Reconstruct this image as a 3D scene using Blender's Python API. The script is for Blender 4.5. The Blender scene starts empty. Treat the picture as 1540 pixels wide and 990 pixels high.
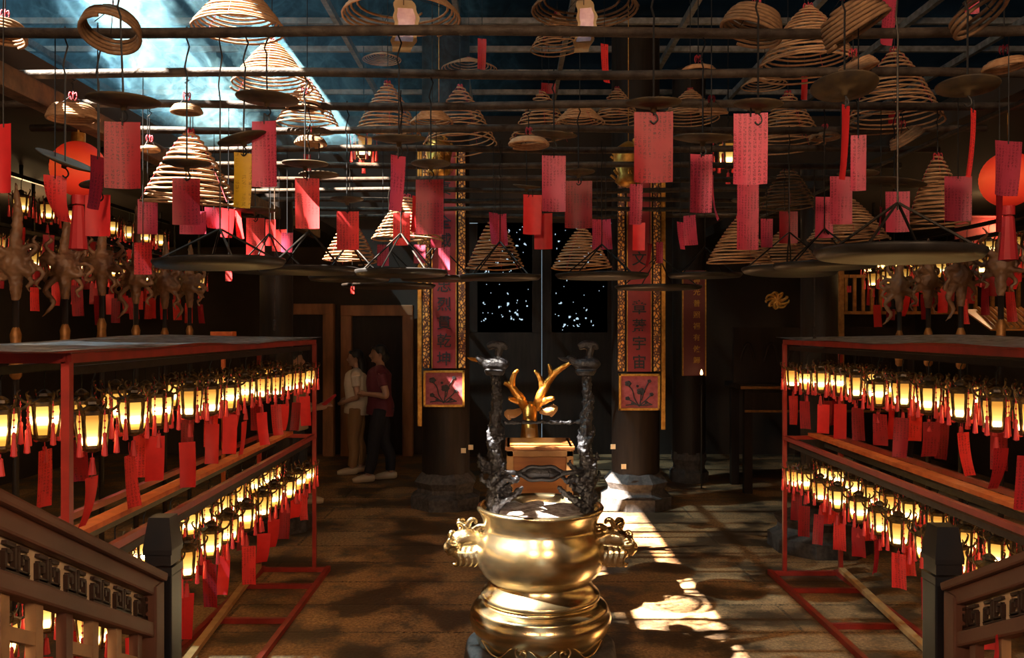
import bpy, bmesh, math, random
from mathutils import Vector, Matrix, Euler, noise
random.seed(7)
PI = math.pi
S = bpy.context.scene
COL = S.collection
F, VX, HY, CAMZ = 1283.0, 765.0, 495.0, 1.85      # lens in pixels of the 1540x990 frame, vanishing point, eye height

def P(px, py, d):
    """A point of the place: seen at (px, py), d metres in front of the eye."""
    return Vector(((px - VX) / F * d, d, CAMZ - (py - HY) / F * d))
def U(n, d):
    return n / F * d

# ------------------------------------------------------------------ materials
def new_mat(name):
    m = bpy.data.materials.new(name); m.use_nodes = True
    nt = m.node_tree
    for n in list(nt.nodes): nt.nodes.remove(n)
    return m, nt, nt.nodes.new('ShaderNodeOutputMaterial')
def N(nt, t, **kw):
    n = nt.nodes.new(t)
    for k, v in kw.items(): setattr(n, k, v)
    return n
def math_node(nt, op, a, b=None, clamp=False):
    n = N(nt, 'ShaderNodeMath', operation=op, use_clamp=clamp)
    for i, v in enumerate((a, b)):
        if v is None: continue
        if isinstance(v, (int, float)): n.inputs[i].default_value = v
        else: nt.links.new(v, n.inputs[i])
    return n.outputs[0]
def mixcol(nt, fac, a, b):
    n = N(nt, 'ShaderNodeMix', data_type='RGBA')
    for i, v in ((0, fac), (6, a), (7, b)):
        if isinstance(v, (int, float)): n.inputs[i].default_value = v
        elif isinstance(v, tuple): n.inputs[i].default_value = (*v, 1)
        else: nt.links.new(v, n.inputs[i])
    return n.outputs[2]
def ramp(nt, src, stops):
    n = N(nt, 'ShaderNodeValToRGB')
    e = n.color_ramp.elements
    while len(e) < len(stops): e.new(.5)
    for i, (p, c) in enumerate(stops):
        e[i].position = p; e[i].color = (*c, 1) if isinstance(c, tuple) else (c, c, c, 1)
    nt.links.new(src, n.inputs[0])
    return n.outputs[0]
def tnoise(nt, coord, scale, detail=4, rough=.55):
    n = N(nt, 'ShaderNodeTexNoise')
    n.inputs['Scale'].default_value = scale; n.inputs['Detail'].default_value = detail; n.inputs['Roughness'].default_value = rough
    nt.links.new(coord, n.inputs['Vector'])
    return n.outputs[0]
def mat(name, c, rough=.6, metal=0., c2=None, scale=12., bump=0., bscale=None, emit=None, es=0., spec=.5, stretch=None):
    m, nt, out = new_mat(name)
    b = N(nt, 'ShaderNodeBsdfPrincipled')
    b.inputs['Roughness'].default_value = rough; b.inputs['Metallic'].default_value = metal
    b.inputs['Specular IOR Level'].default_value = spec
    b.inputs['Base Color'].default_value = (*c, 1)
    tc = N(nt, 'ShaderNodeTexCoord').outputs['Object']
    if stretch:
        mp = N(nt, 'ShaderNodeMapping'); mp.inputs['Scale'].default_value = stretch
        nt.links.new(tc, mp.inputs[0]); tc = mp.outputs[0]
    if c2:
        f = tnoise(nt, tc, scale, 5)
        f = ramp(nt, f, [(.35, 0.), (.65, 1.)])
        nt.links.new(mixcol(nt, f, c, c2), b.inputs['Base Color'])
    if bump:
        bn = N(nt, 'ShaderNodeBump'); bn.inputs['Strength'].default_value = bump; bn.inputs['Distance'].default_value = .01
        nt.links.new(tnoise(nt, tc, bscale or scale * 3, 5), bn.inputs['Height'])
        nt.links.new(bn.outputs[0], b.inputs['Normal'])
    if emit:
        b.inputs['Emission Color'].default_value = (*emit, 1); b.inputs['Emission Strength'].default_value = es
    nt.links.new(b.outputs[0], out.inputs[0])
    return m

def paper_mat(name, c, ink=1.0, cols=.016, transl=.45):
    """Thin paper with columns of small handwriting."""
    m, nt, out = new_mat(name)
    tc = N(nt, 'ShaderNodeTexCoord').outputs['Object']
    oi = N(nt, 'ShaderNodeObjectInfo')
    sp = N(nt, 'ShaderNodeSeparateXYZ'); nt.links.new(tc, sp.inputs[0])
    off = math_node(nt, 'MULTIPLY', oi.outputs['Random'], 7.3)
    xs = math_node(nt, 'DIVIDE', sp.outputs[0], cols)
    fx = math_node(nt, 'FRACT', math_node(nt, 'ADD', xs, off))
    bx = math_node(nt, 'MULTIPLY', math_node(nt, 'GREATER_THAN', fx, .18), math_node(nt, 'LESS_THAN', fx, .78))
    fz = math_node(nt, 'FRACT', math_node(nt, 'DIVIDE', sp.outputs[2], cols * .8))
    bz = math_node(nt, 'GREATER_THAN', fz, .2)
    ad = N(nt, 'ShaderNodeVectorMath', operation='ADD'); nt.links.new(tc, ad.inputs[0])
    cb = N(nt, 'ShaderNodeCombineXYZ'); nt.links.new(off, cb.inputs[0]); nt.links.new(off, cb.inputs[2]); nt.links.new(cb.outputs[0], ad.inputs[1])
    st = math_node(nt, 'GREATER_THAN', tnoise(nt, ad.outputs[0], 260, 2, .6), .5)
    # writing keeps to patches of the sheet
    area = ramp(nt, tnoise(nt, ad.outputs[0], 11, 1), [(.40, 0.), (.5, 1.)])
    k = math_node(nt, 'MULTIPLY', math_node(nt, 'MULTIPLY', bx, bz), math_node(nt, 'MULTIPLY', st, area))
    k = math_node(nt, 'MULTIPLY', k, ink * .62)
    mott = tnoise(nt, ad.outputs[0], 18, 4)
    base = mixcol(nt, mott, tuple(v * .8 for v in c), tuple(min(1, v * 1.15) for v in c))
    hs = N(nt, 'ShaderNodeHueSaturation'); nt.links.new(base, hs.inputs['Color'])
    nt.links.new(math_node(nt, 'ADD', math_node(nt, 'MULTIPLY', oi.outputs['Random'], .45), .75), hs.inputs['Value'])
    col = mixcol(nt, k, hs.outputs[0], (.02, .005, .008))
    d = N(nt, 'ShaderNodeBsdfDiffuse'); t = N(nt, 'ShaderNodeBsdfTranslucent')
    nt.links.new(col, d.inputs[0]); nt.links.new(col, t.inputs[0])
    mx = N(nt, 'ShaderNodeMixShader'); mx.inputs[0].default_value = transl
    nt.links.new(d.outputs[0], mx.inputs[1]); nt.links.new(t.outputs[0], mx.inputs[2])
    g = N(nt, 'ShaderNodeBsdfGlossy'); g.inputs['Roughness'].default_value = .5
    m2 = N(nt, 'ShaderNodeMixShader'); m2.inputs[0].default_value = .03
    nt.links.new(mx.outputs[0], m2.inputs[1]); nt.links.new(g.outputs[0], m2.inputs[2])
    nt.links.new(m2.outputs[0], out.inputs[0])
    return m

def lamp_glass(name, z0, z1, strength):
    """Frosted lamp glass, lit by the bulb that sits in its lower half."""
    m, nt, out = new_mat(name)
    tc = N(nt, 'ShaderNodeTexCoord').outputs['Object']
    sp = N(nt, 'ShaderNodeSeparateXYZ'); nt.links.new(tc, sp.inputs[0])
    oi = N(nt, 'ShaderNodeObjectInfo')
    t = N(nt, 'ShaderNodeMapRange'); nt.links.new(sp.outputs[2], t.inputs[0])
    t.inputs[1].default_value = z0; t.inputs[2].default_value = z1
    u = math_node(nt, 'ADD', t.outputs[0], math_node(nt, 'MULTIPLY', math_node(nt, 'SUBTRACT', oi.outputs['Random'], .5), .45))
    c = ramp(nt, u, [(0., (1., .38, .05)), (.12, (1., .46, .08)), (.3, (1., .68, .25)), (.55, (1., .55, .12)), (.85, (1., .48, .08)), (1., (.9, .36, .05))])
    s = ramp(nt, u, [(0., .045), (.14, .09), (.28, 1.), (.44, .10), (.65, .05), (1., .03)])  # hot spot painted as a band of stronger glow; no bulb inside
    e = N(nt, 'ShaderNodeEmission'); nt.links.new(c, e.inputs[0])
    nt.links.new(math_node(nt, 'MULTIPLY', s, strength), e.inputs[1])
    nt.links.new(e.outputs[0], out.inputs[0])
    return m

MT = {}
def setup_materials():
    M = MT
    M['red_paint'] = mat('red paint', (.33, .024, .016), .42, c2=(.21, .017, .012), scale=9)
    M['red_board'] = mat('orange red board', (.80, .20, .045), .5, c2=(.60, .12, .03), scale=14)
    M['sheet'] = mat('weathered sheet metal', (.55, .56, .60), .45, .2, c2=(.12, .11, .10), scale=16, bump=.25)
    M['black_iron'] = mat('black iron', (.016, .014, .013), .42, .5, c2=(.03, .025, .02), scale=25, spec=.15)
    M['soot'] = mat('sooty iron', (.012, .011, .013), .38, .2, c2=(.03, .03, .034), scale=30, bump=.6, bscale=80)
    M['pipe'] = mat('weathered steel pipe', (.034, .025, .020), .6, .1, c2=(.07, .054, .042), scale=20, bump=.4, bscale=90, spec=.15)
    M['beam'] = mat('weathered timber beam', (.16, .09, .05), .7, c2=(.08, .05, .035), scale=18, bump=.3, spec=.15)
    M['dark_wood'] = mat('dark lacquered wood', (.026, .018, .014), .5, c2=(.017, .012, .010), scale=4, stretch=(6, 6, .6), bump=.1, spec=.15)
    M['dark_wall'] = mat('smoke stained wall', (.065, .047, .037), .8, c2=(.045, .033, .026), scale=1.3, spec=.15)
    M['ceiling'] = mat('smoke stained ceiling', (.03, .023, .019), .9, spec=.15)
    M['door_wood'] = mat('brown door frame', (.36, .14, .05), .6, c2=(.2, .08, .03), scale=8, stretch=(1, 1, .2))
    M['rail_wood'] = mat('dark red brown carved wood', (.13, .052, .030), .5, c2=(.08, .034, .022), scale=10, stretch=(1, .25, .25), bump=.1, spec=.15)
    M['lattice'] = mat('ochre lattice wood', (.34, .18, .075), .6, c2=(.22, .11, .05), scale=14)
    M['cream_inlay'] = mat('pale carved panel', (.66, .50, .32), .6, c2=(.48, .34, .2), scale=20)
    M['blackpost'] = mat('blue black painted post', (.007, .008, .011), .38, c2=(.013, .010, .010), scale=8, spec=.15)
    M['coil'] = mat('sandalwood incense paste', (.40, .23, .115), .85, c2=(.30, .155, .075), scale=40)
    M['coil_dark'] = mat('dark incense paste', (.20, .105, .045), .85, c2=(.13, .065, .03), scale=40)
    M['thread'] = mat('red thread', (.36, .016, .03), .7)
    M['wire'] = mat('dark wire', (.010, .010, .011), .5, .0, spec=.2)
    M['plate'] = mat('soot blackened plate', (.030, .024, .019), .6, .1, c2=(.075, .05, .024), scale=14, spec=.15)
    M['tray'] = mat('black tray', (.016, .0145, .014), .4, .3, c2=(.03, .026, .023), scale=12, spec=.15)
    M['roof_bar'] = mat('weathered roof bar', (.26, .25, .24), .6, c2=(.12, .11, .10), scale=14)
    M['fret'] = mat('dark carved fret', (.035, .018, .013), .5, spec=.15)
    M['dark_stone'] = mat('dark worn stone', (.085, .072, .066), .7, c2=(.04, .035, .033), scale=22, bump=.3, spec=.25)
    M['red_paper'] = paper_mat('red paper', (.36, .014, .024))  # dark tone also puts the shade of backlit overhead tags into the colour
    M['crimson_paper'] = paper_mat('crimson paper', (.64, .065, .125))
    M['scarlet_paper'] = paper_mat('scarlet paper', (.84, .045, .045), ink=.85)
    M['plain_red_paper'] = paper_mat('plain red paper', (.78, .03, .035), ink=.0)
    M['yellow_paper'] = paper_mat('yellow paper', (.62, .38, .02), ink=.8, cols=.026)
    M['cream_paper'] = mat('cream paper', (.80, .66, .42), .8, c2=(.7, .52, .3), scale=30)
    M['pink_paper'] = mat('faded pink paper', (.60, .40, .42), .8, c2=(.45, .27, .3), scale=30)
    M['tassel'] = mat('red tassel silk', (.50, .022, .03), .6)
    M['gold'] = mat('gilded trim', (.62, .33, .07), .4, .75, c2=(.4, .18, .03), scale=30)
    M['lantern_frame'] = mat('black and gold lantern frame', (.014, .011, .010), .35, .2, c2=(.11, .06, .016), scale=70, spec=.25)
    M['lantern_glass'] = lamp_glass('lantern glass', -.255, -.135, 22.0)
    M['far_glass'] = lamp_glass('yellow lantern glass', -.255, -.135, 9)
    m, nt, out = new_mat('glowing red silk')
    tc = N(nt, 'ShaderNodeTexCoord').outputs['Object']; sp = N(nt, 'ShaderNodeSeparateXYZ'); nt.links.new(tc, sp.inputs[0])
    z = math_node(nt, 'ABSOLUTE', math_node(nt, 'MULTIPLY', sp.outputs[2], 6.6))
    b = N(nt, 'ShaderNodeBsdfPrincipled'); b.inputs['Base Color'].default_value = (.5, .03, .015, 1); b.inputs['Roughness'].default_value = .6
    nt.links.new(ramp(nt, z, [(0., (1., .10, .02)), (.6, (.8, .035, .01)), (1., (.4, .012, .004))]), b.inputs['Emission Color']); b.inputs['Emission Strength'].default_value = .36
    nt.links.new(b.outputs[0], out.inputs[0]); M['red_silk'] = m
    M['bulb'] = mat('lamp bulb', (1, .8, .5), .4, emit=(1., .78, .42), es=9)
    M['flame'] = mat('candle flame', (1, .8, .5), .4, emit=(1., .62, .25), es=8)
    M['brass'] = mat('polished brass censer', (.74, .62, .40), .24, 1., c2=(.50, .36, .17), scale=4, bump=.08, bscale=18)
    M['gold_bronze'] = mat('gilt bronze', (.70, .38, .09), .35, .9, c2=(.5, .22, .04), scale=16, bump=.25)
    M['stone'] = mat('grey granite', (.19, .17, .155), .75, c2=(.11, .095, .085), scale=30, bump=.3)
    M['ash'] = mat('incense ash', (.55, .48, .43), .95, c2=(.18, .13, .11), scale=24, bump=.8, bscale=60)
    M['boxwood'] = mat('varnished wooden box', (.42, .17, .045), .4, c2=(.30, .105, .03), scale=7, stretch=(.4, 4, 4))
    M['boxedge'] = mat('pale box edge', (.55, .32, .13), .45, c2=(.4, .2, .07), scale=9)
    M['board_red'] = mat('red lacquer board', (.34, .014, .018), .5, c2=(.26, .011, .015), scale=5)
    M['board_red_dark'] = mat('old red lacquer board', (.13, .012, .010), .5)
    M['ink'] = mat('black lettering', (.008, .007, .010), .5)
    M['panel_pink'] = mat('rose painted panel', (.40, .07, .075), .5, c2=(.26, .03, .04), scale=25)
    M['flower_ink'] = mat('dark painted flower', (.025, .02, .022), .6)
    # openwork gilt border
    m, nt, out = new_mat('gilt openwork border')
    tc = N(nt, 'ShaderNodeTexCoord').outputs['Object']
    mp = N(nt, 'ShaderNodeMapping'); mp.inputs['Scale'].default_value = (1, .4, .72); nt.links.new(tc, mp.inputs[0])
    v = N(nt, 'ShaderNodeTexVoronoi', feature='DISTANCE_TO_EDGE'); v.inputs['Scale'].default_value = 36; nt.links.new(mp.outputs[0], v.inputs['Vector'])
    f = ramp(nt, v.outputs['Distance'], [(.10, 0.), (.2, 1.)])
    b = N(nt, 'ShaderNodeBsdfPrincipled'); b.inputs['Roughness'].default_value = .4
    nt.links.new(mixcol(nt, f, (.10, .02, .01), (.95, .42, .08)), b.inputs['Base Color'])
    nt.links.new(math_node(nt, 'MULTIPLY', f, .15), b.inputs['Metallic'])
    nt.links.new(b.outputs[0], out.inputs[0]); M['border'] = m
    # stone slab floor
    m, nt, out = new_mat('worn stone floor')
    tc = N(nt, 'ShaderNodeTexCoord').outputs['Object']
    br = N(nt, 'ShaderNodeTexBrick')
    br.inputs['Scale'].default_value = 1.; br.inputs['Brick Width'].default_value = 3.6; br.inputs['Row Height'].default_value = .52
    br.inputs['Mortar Size'].default_value = .014; br.inputs['Mortar Smooth'].default_value = .3; br.inputs['Bias'].default_value = 0
    br.inputs['Color1'].default_value = (.24, .128, .055, 1); br.inputs['Color2'].default_value = (.17, .09, .042, 1); br.inputs['Mortar'].default_value = (.03, .02, .015, 1)
    nt.links.new(tc, br.inputs['Vector'])
    n1 = ramp(nt, tnoise(nt, tc, 1.7, 7, .62), [(.44, 0.), (.56, 1.)])
    n2 = ramp(nt, tnoise(nt, tc, 48, 4, .75), [(.40, 0.), (.66, 1.)])
    c = mixcol(nt, math_node(nt, 'MULTIPLY', n2, .7), br.outputs[0], (.58, .34, .15))
    c = mixcol(nt, math_node(nt, 'MULTIPLY', n1, .86), c, (.022, .015, .011))
    b = N(nt, 'ShaderNodeBsdfPrincipled'); nt.links.new(c, b.inputs['Base Color'])
    r = mixcol(nt, n1, (.72, .72, .72), (.45, .45, .45)); nt.links.new(r, b.inputs['Roughness'])
    b.inputs['Specular IOR Level'].default_value = .35
    bn = N(nt, 'ShaderNodeBump'); bn.inputs['Strength'].default_value = .35; bn.inputs['Distance'].default_value = .012
    hgt = math_node(nt, 'ADD', math_node(nt, 'MULTIPLY', tnoise(nt, tc, 40, 5), .6), math_node(nt, 'MULTIPLY', br.outputs[1], -1.2))
    nt.links.new(hgt, bn.inputs['Height']); nt.links.new(bn.outputs[0], b.inputs['Normal'])
    nt.links.new(b.outputs[0], out.inputs[0]); M['floor'] = m
    # grimy roof glass: soot dims it; left-to-right grade added to shape the light
    m, nt, out = new_mat('sooty graded roof glass')
    tc = N(nt, 'ShaderNodeTexCoord').outputs['Object']
    t = N(nt, 'ShaderNodeBsdfTransparent')
    f = tnoise(nt, tc, 1.1, 6, .65)
    gl = N(nt, 'ShaderNodeMix', data_type='RGBA', blend_type='MULTIPLY'); gl.inputs[0].default_value = 1.
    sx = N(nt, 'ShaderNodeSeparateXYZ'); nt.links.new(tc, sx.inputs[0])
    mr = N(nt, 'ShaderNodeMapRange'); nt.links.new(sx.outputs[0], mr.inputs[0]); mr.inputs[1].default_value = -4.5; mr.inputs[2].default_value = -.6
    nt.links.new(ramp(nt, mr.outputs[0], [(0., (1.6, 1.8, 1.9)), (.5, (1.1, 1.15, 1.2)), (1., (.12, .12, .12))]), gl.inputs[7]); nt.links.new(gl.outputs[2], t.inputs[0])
    nt.links.new(ramp(nt, f, [(.3, (.006, .0085, .010)), (.55, (.014, .021, .025)), (.75, (.026, .039, .046))]), gl.inputs[6])
    g = N(nt, 'ShaderNodeBsdfGlossy'); g.inputs['Roughness'].default_value = .25; g.inputs[0].default_value = (.5, .6, .65, 1)
    mx = N(nt, 'ShaderNodeMixShader'); mx.inputs[0].default_value = .04
    nt.links.new(t.outputs[0], mx.inputs[1]); nt.links.new(g.outputs[0], mx.inputs[2]); nt.links.new(mx.outputs[0], out.inputs[0])
    M['roof_glass'] = m
    M['skin'] = mat('skin', (.42, .23, .15), .5)
    M['hair'] = mat('black hair', (.010, .008, .008), .45)
    M['cream_cloth'] = mat('cream cotton', (.62, .50, .38), .85)
    M['maroon_cloth'] = mat('maroon cotton', (.13, .022, .032), .85)
    M['navy_cloth'] = mat('dark trousers cloth', (.012, .012, .018), .85)
    M['tan_cloth'] = mat('tan trousers cloth', (.26, .14, .06), .85)
    M['beige_cloth'] = mat('beige jacket cloth', (.36, .27, .16), .85)
    M['grey_cloth'] = mat('charcoal cloth', (.03, .03, .035), .85)
    M['shoe'] = mat('pale shoe', (.5, .38, .26), .6)

# ------------------------------------------------------------------ mesh helpers
def obj(name, bm, m, parent=None, smooth=False, loc=None, rot=None):
    me = bpy.data.meshes.new(name)
    if isinstance(bm, bmesh.types.BMesh):
        bm.normal_update(); bm.to_mesh(me); bm.free()
    else:
        me = bm
    ms = m if isinstance(m, (list, tuple)) else [m]
    for x in ms: me.materials.append(x)
    if smooth: me.polygons.foreach_set('use_smooth', [True] * len(me.polygons))
    o = bpy.data.objects.new(name, me); COL.objects.link(o)
    if parent is not None: o.parent = parent
    if loc is not None: o.location = loc
    if rot is not None: o.rotation_euler = rot
    return o
def tag(o, label, cat, group=None):
    o['label'] = label; o['category'] = cat
    if group: o['group'] = group
    return o
def thing(name, label, cat, loc=(0, 0, 0), rotz=0, group=None):
    o = bpy.data.objects.new(name, None); COL.objects.link(o)
    o.location = loc; o.rotation_euler = (0, 0, rotz); o.empty_display_size = .1
    return tag(o, label, cat, group)
def struct(name, bm, m, parent=None, smooth=False):
    o = obj(name, bm, m, parent, smooth)
    if parent is None: o['kind'] = 'structure'
    return o
def dup(root, loc, rotz, label, group=None, skip=()):
    r = root.copy(); COL.objects.link(r); r.location = loc; r.rotation_euler = (0, 0, rotz); r['label'] = label
    if group: r['group'] = group
    for ch in root.children:
        if ch.name.split('.')[0] in skip: continue
        c = ch.copy(); COL.objects.link(c); c.parent = r
        for g in ch.children:
            d = g.copy(); COL.objects.link(d); d.parent = c
    return r
def B(): return bmesh.new()
def box(bm, c, s, rot=None, bevel=0.):
    r = bmesh.ops.create_cube(bm, size=1.)
    vs = r['verts']
    M_ = Matrix.Translation(c) @ (rot.to_4x4() if rot is not None else Matrix()) @ Matrix.Diagonal((*s, 1))
    bmesh.ops.transform(bm, matrix=M_, verts=vs)
    if bevel:
        es = list({e for v in vs for e in v.link_edges})
        bmesh.ops.bevel(bm, geom=es, offset=bevel, segments=2, affect='EDGES', profile=.6)
    return bm
def bar(bm, a, b, w, h=None, bevel=0.):
    a, b = Vector(a), Vector(b); d = b - a
    q = d.to_track_quat('Y', 'Z').to_matrix()
    return box(bm, (a + b) / 2, (w, d.length, h or w), q, bevel)
def tube(bm, pts, r, n=6, cap=True, closed=False):
    pts = [Vector(p) for p in pts]
    k = len(pts)
    rs = r if isinstance(r, (list, tuple)) else [r] * k
    rings = []; up = None
    for i, p in enumerate(pts):
        if closed: t = pts[(i + 1) % k] - pts[i - 1]
        else: t = pts[min(i + 1, k - 1)] - pts[max(i - 1, 0)]
        t = t.normalized() if t.length > 1e-9 else Vector((0, 0, 1))
        if up is None:
            up = t.orthogonal().normalized()
        up = (up - t * up.dot(t))
        up = up.normalized() if up.length > 1e-6 else t.orthogonal().normalized()
        sd = t.cross(up)
        rings.append([bm.verts.new(p + (up * math.cos(2 * PI * j / n) + sd * math.sin(2 * PI * j / n)) * rs[i]) for j in range(n)])
    for i in range(k - 1 + (1 if closed else 0)):
        a, b = rings[i], rings[(i + 1) % k]
        for j in range(n): bm.faces.new((a[j], a[(j + 1) % n], b[(j + 1) % n], b[j]))
    if cap and not closed:
        bm.faces.new(list(reversed(rings[0]))); bm.faces.new(rings[-1])
    return bm
def lathe(bm, prof, n=32, c=(0, 0, 0), a0=0.):
    c = Vector(c); rings = []
    for r, z in prof:
        if r < 1e-5: rings.append([bm.verts.new(c + Vector((0, 0, z)))])
        else: rings.append([bm.verts.new(c + Vector((r * math.cos(a0 + 2 * PI * j / n), r * math.sin(a0 + 2 * PI * j / n), z))) for j in range(n)])
    for a, b in zip(rings, rings[1:]):
        if len(a) == 1 and len(b) == 1: continue
        for j in range(n):
            j2 = (j + 1) % n
            if len(a) == 1: bm.faces.new((a[0], b[j2], b[j]))
            elif len(b) == 1: bm.faces.new((a[j], a[j2], b[0]))
            else: bm.faces.new((a[j], a[j2], b[j2], b[j]))
    return bm
def ball(bm, c, r, u=12, v=8, rot=None):
    rr = r if isinstance(r, (tuple, list, Vector)) else (r, r, r)
    x = bmesh.ops.create_uvsphere(bm, u_segments=u, v_segments=v, radius=1)
    bmesh.ops.transform(bm, matrix=Matrix.Translation(c) @ (rot.to_4x4() if rot is not None else Matrix()) @ Matrix.Diagonal((*rr, 1)), verts=x['verts'])
    return bm
def smooth_pts(pts, k=6):
    """Catmull-Rom through the points."""
    pts = [Vector(p) for p in pts]; out = []
    for i in range(len(pts) - 1):
        p0, p1, p2, p3 = pts[max(i - 1, 0)], pts[i], pts[i + 1], pts[min(i + 2, len(pts) - 1)]
        for j in range(k):
            t = j / k
            out.append(.5 * ((2 * p1) + (p2 - p0) * t + (2 * p0 - 5 * p1 + 4 * p2 - p3) * t * t + (3 * p1 - p0 - 3 * p2 + p3) * t ** 3))
    return out + [pts[-1]]
def lerp_list(v, n):
    return [v[min(int(i / (n - 1) * (len(v) - 1)), len(v) - 2)] * (1 - (i / (n - 1) * (len(v) - 1) - min(int(i / (n - 1) * (len(v) - 1)), len(v) - 2))) +
            v[min(int(i / (n - 1) * (len(v) - 1)), len(v) - 2) + 1] * (i / (n - 1) * (len(v) - 1) - min(int(i / (n - 1) * (len(v) - 1)), len(v) - 2)) for i in range(n)]
def taper(bm, pts, rs, n=8, k=6):
    q = smooth_pts(pts, k)
    return tube(bm, q, lerp_list(list(rs), len(q)), n)
def fused(bm, voxel, smooth_it=3, disp=0., dscale=30.):
    """Join touching pieces into one continuous surface."""
    me = bpy.data.meshes.new('tmp'); bm.to_mesh(me); bm.free()
    o = bpy.data.objects.new('tmp', me); COL.objects.link(o)
    r = o.modifiers.new('r', 'REMESH'); r.mode = 'VOXEL'; r.voxel_size = voxel
    if smooth_it:
        s = o.modifiers.new('s', 'SMOOTH'); s.iterations = smooth_it; s.factor = .5
    dg = bpy.context.evaluated_depsgraph_get()
    out = bpy.data.meshes.new_from_object(o.evaluated_get(dg))
    bpy.data.objects.remove(o); bpy.data.meshes.remove(me)
    if disp:
        ns = [v.normal.copy() for v in out.vertices]
        for v, n_ in zip(out.vertices, ns):
            v.co += n_ * disp * noise.fractal(v.co * dscale, 1., 2., 3)
    return out
setup_materials()
M = MT
ORD = 'first second third fourth fifth sixth seventh eighth ninth tenth eleventh twelfth thirteenth fourteenth fifteenth sixteenth seventeenth eighteenth nineteenth twentieth'.split()
ZP = 3.0                                           # height of the pipe grid
PK = lambda k: F * (ZP - CAMZ) / (447 + (k - 1) * 0) if k == 1 else 2.7614 + .5386 * k
def pipe_y(k): return 2.7614 + .5386 * k

# ------------------------------------------------------------------ setting
bm = B(); box(bm, (0, 4.75, -.1), (12.4, 16.3, .2)); struct('floor', bm, M['floor'])
bm = B(); box(bm, (-6.1, 4.75, 2.5), (.2, 16.3, 5.2)); struct('wall_left', bm, M['dark_wall'])
bm = B(); box(bm, (6.1, 4.75, 2.5), (.2, 16.3, 5.2)); struct('wall_right', bm, M['dark_wall'])
bm = B()                                           # back wall round the doorway
for x0, x1, z0, z1 in ((-6, -.62, 0, 5), (1.62, 6, 0, 5), (-.62, 1.62, 3.6, 5)):
    box(bm, ((x0 + x1) / 2, 12.7, (z0 + z1) / 2), (x1 - x0, .2, z1 - z0))
struct('wall_back', bm, M['dark_wall'])
bm = B()                                           # front wall behind the eye, open in the middle
for x0, x1, z0, z1 in ((-6, -.9, 0, 5), (.9, 6, 0, 5), (-.9, .9, 2.8, 5)):
    box(bm, ((x0 + x1) / 2, -3.3, (z0 + z1) / 2), (x1 - x0, .2, z1 - z0))
struct('wall_front', bm, M['dark_wall'])
# side aisle ceilings
bm = B(); box(bm, (-4.15, 8.2, 3.12), (3.7, 8.9, .12)); struct('ceiling_left', bm, M['ceiling'])
bm = B(); box(bm, (4.3, 8.2, 3.12), (3.4, 8.9, .12)); struct('ceiling_right', bm, M['ceiling'])
# sooty glass roof with an open strip through which the sun falls
OX0, OX1, OY0, OY1 = -3.65, -2.42, 2.7, 7.3
ZR = 5.0
bm = B()
for x0, x1, y0, y1 in ((-6, OX0, -3.3, 12.8), (OX1, 6, -3.3, 12.8), (OX0, OX1, -3.3, OY0), (OX0, OX1, OY1, 12.8), (OX0 + .72, OX0 + 1.1, OY0 + 1.72, OY0 + 2.8), (OX0 + .5, OX0 + .92, OY0 + 2.8, OY0 + 3.1), (OX0 + .3, OX0 + .62, OY0 + .9, OY0 + 1.72)):  # last three panes added out of view to break up the sun patches
    v = [bm.verts.new((x, y, ZR)) for x, y in ((x0, y0), (x1, y0), (x1, y1), (x0, y1))]
    bm.faces.new(v)
struct('ceiling_glass', bm, M['roof_glass'])
bm = B(); box(bm, (.49, 12.60, 3.33), (.06, .05, .62)); struct('trim_30', bm, M['dark_wood'])
bm = B(); box(bm, (0, -.6, 4.85), (12.2, 5.6, .12)); struct('ceiling_front', bm, M['ceiling'])
n = 0
for y in [2.6 + .86 * i for i in range(12)]:
    n += 1
    bm = B(); bar(bm, (-6, y, ZR - .04), (6, y, ZR - .04), .05, .06); struct('trim_%d' % n, bm, M['roof_bar'])
for x in (-5.1, -3.87, -2.9, -1.7, -.5, .6, 1.75, 2.9, 3.97, 5.1):
    n += 1
    bm = B(); bar(bm, (x, -3, ZR - .1), (x, 12.6, ZR - .1), .05, .07); struct('trim_%d' % n, bm, M['roof_bar'])

# brown door frames of the back wall
def door_frame(idx, px0, px1, py0, D=12.45, t=.16):
    a, b = P(px0, py0, D), P(px1, py0, D)
    bm = B()
    for c, s in (((a.x + t / 2, D, a.z / 2), (t, .14, a.z)), ((b.x - t / 2, D, a.z / 2), (t, .14, a.z)), (((a.x + b.x) / 2, D, a.z - t / 2), (b.x - a.x, .16, t))):
        box(bm, c, s, bevel=.015)
    d = struct('door_%d' % idx, bm, M['door_wood'])
    bm = B(); box(bm, ((a.x + b.x) / 2, D + .06, a.z / 2), (b.x - a.x - .1, .06, a.z - .05)); struct('door_panel', bm, M['dark_wood'], d)
door_frame(1, 413, 503, 457)
door_frame(2, 513, 622, 459)
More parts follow.
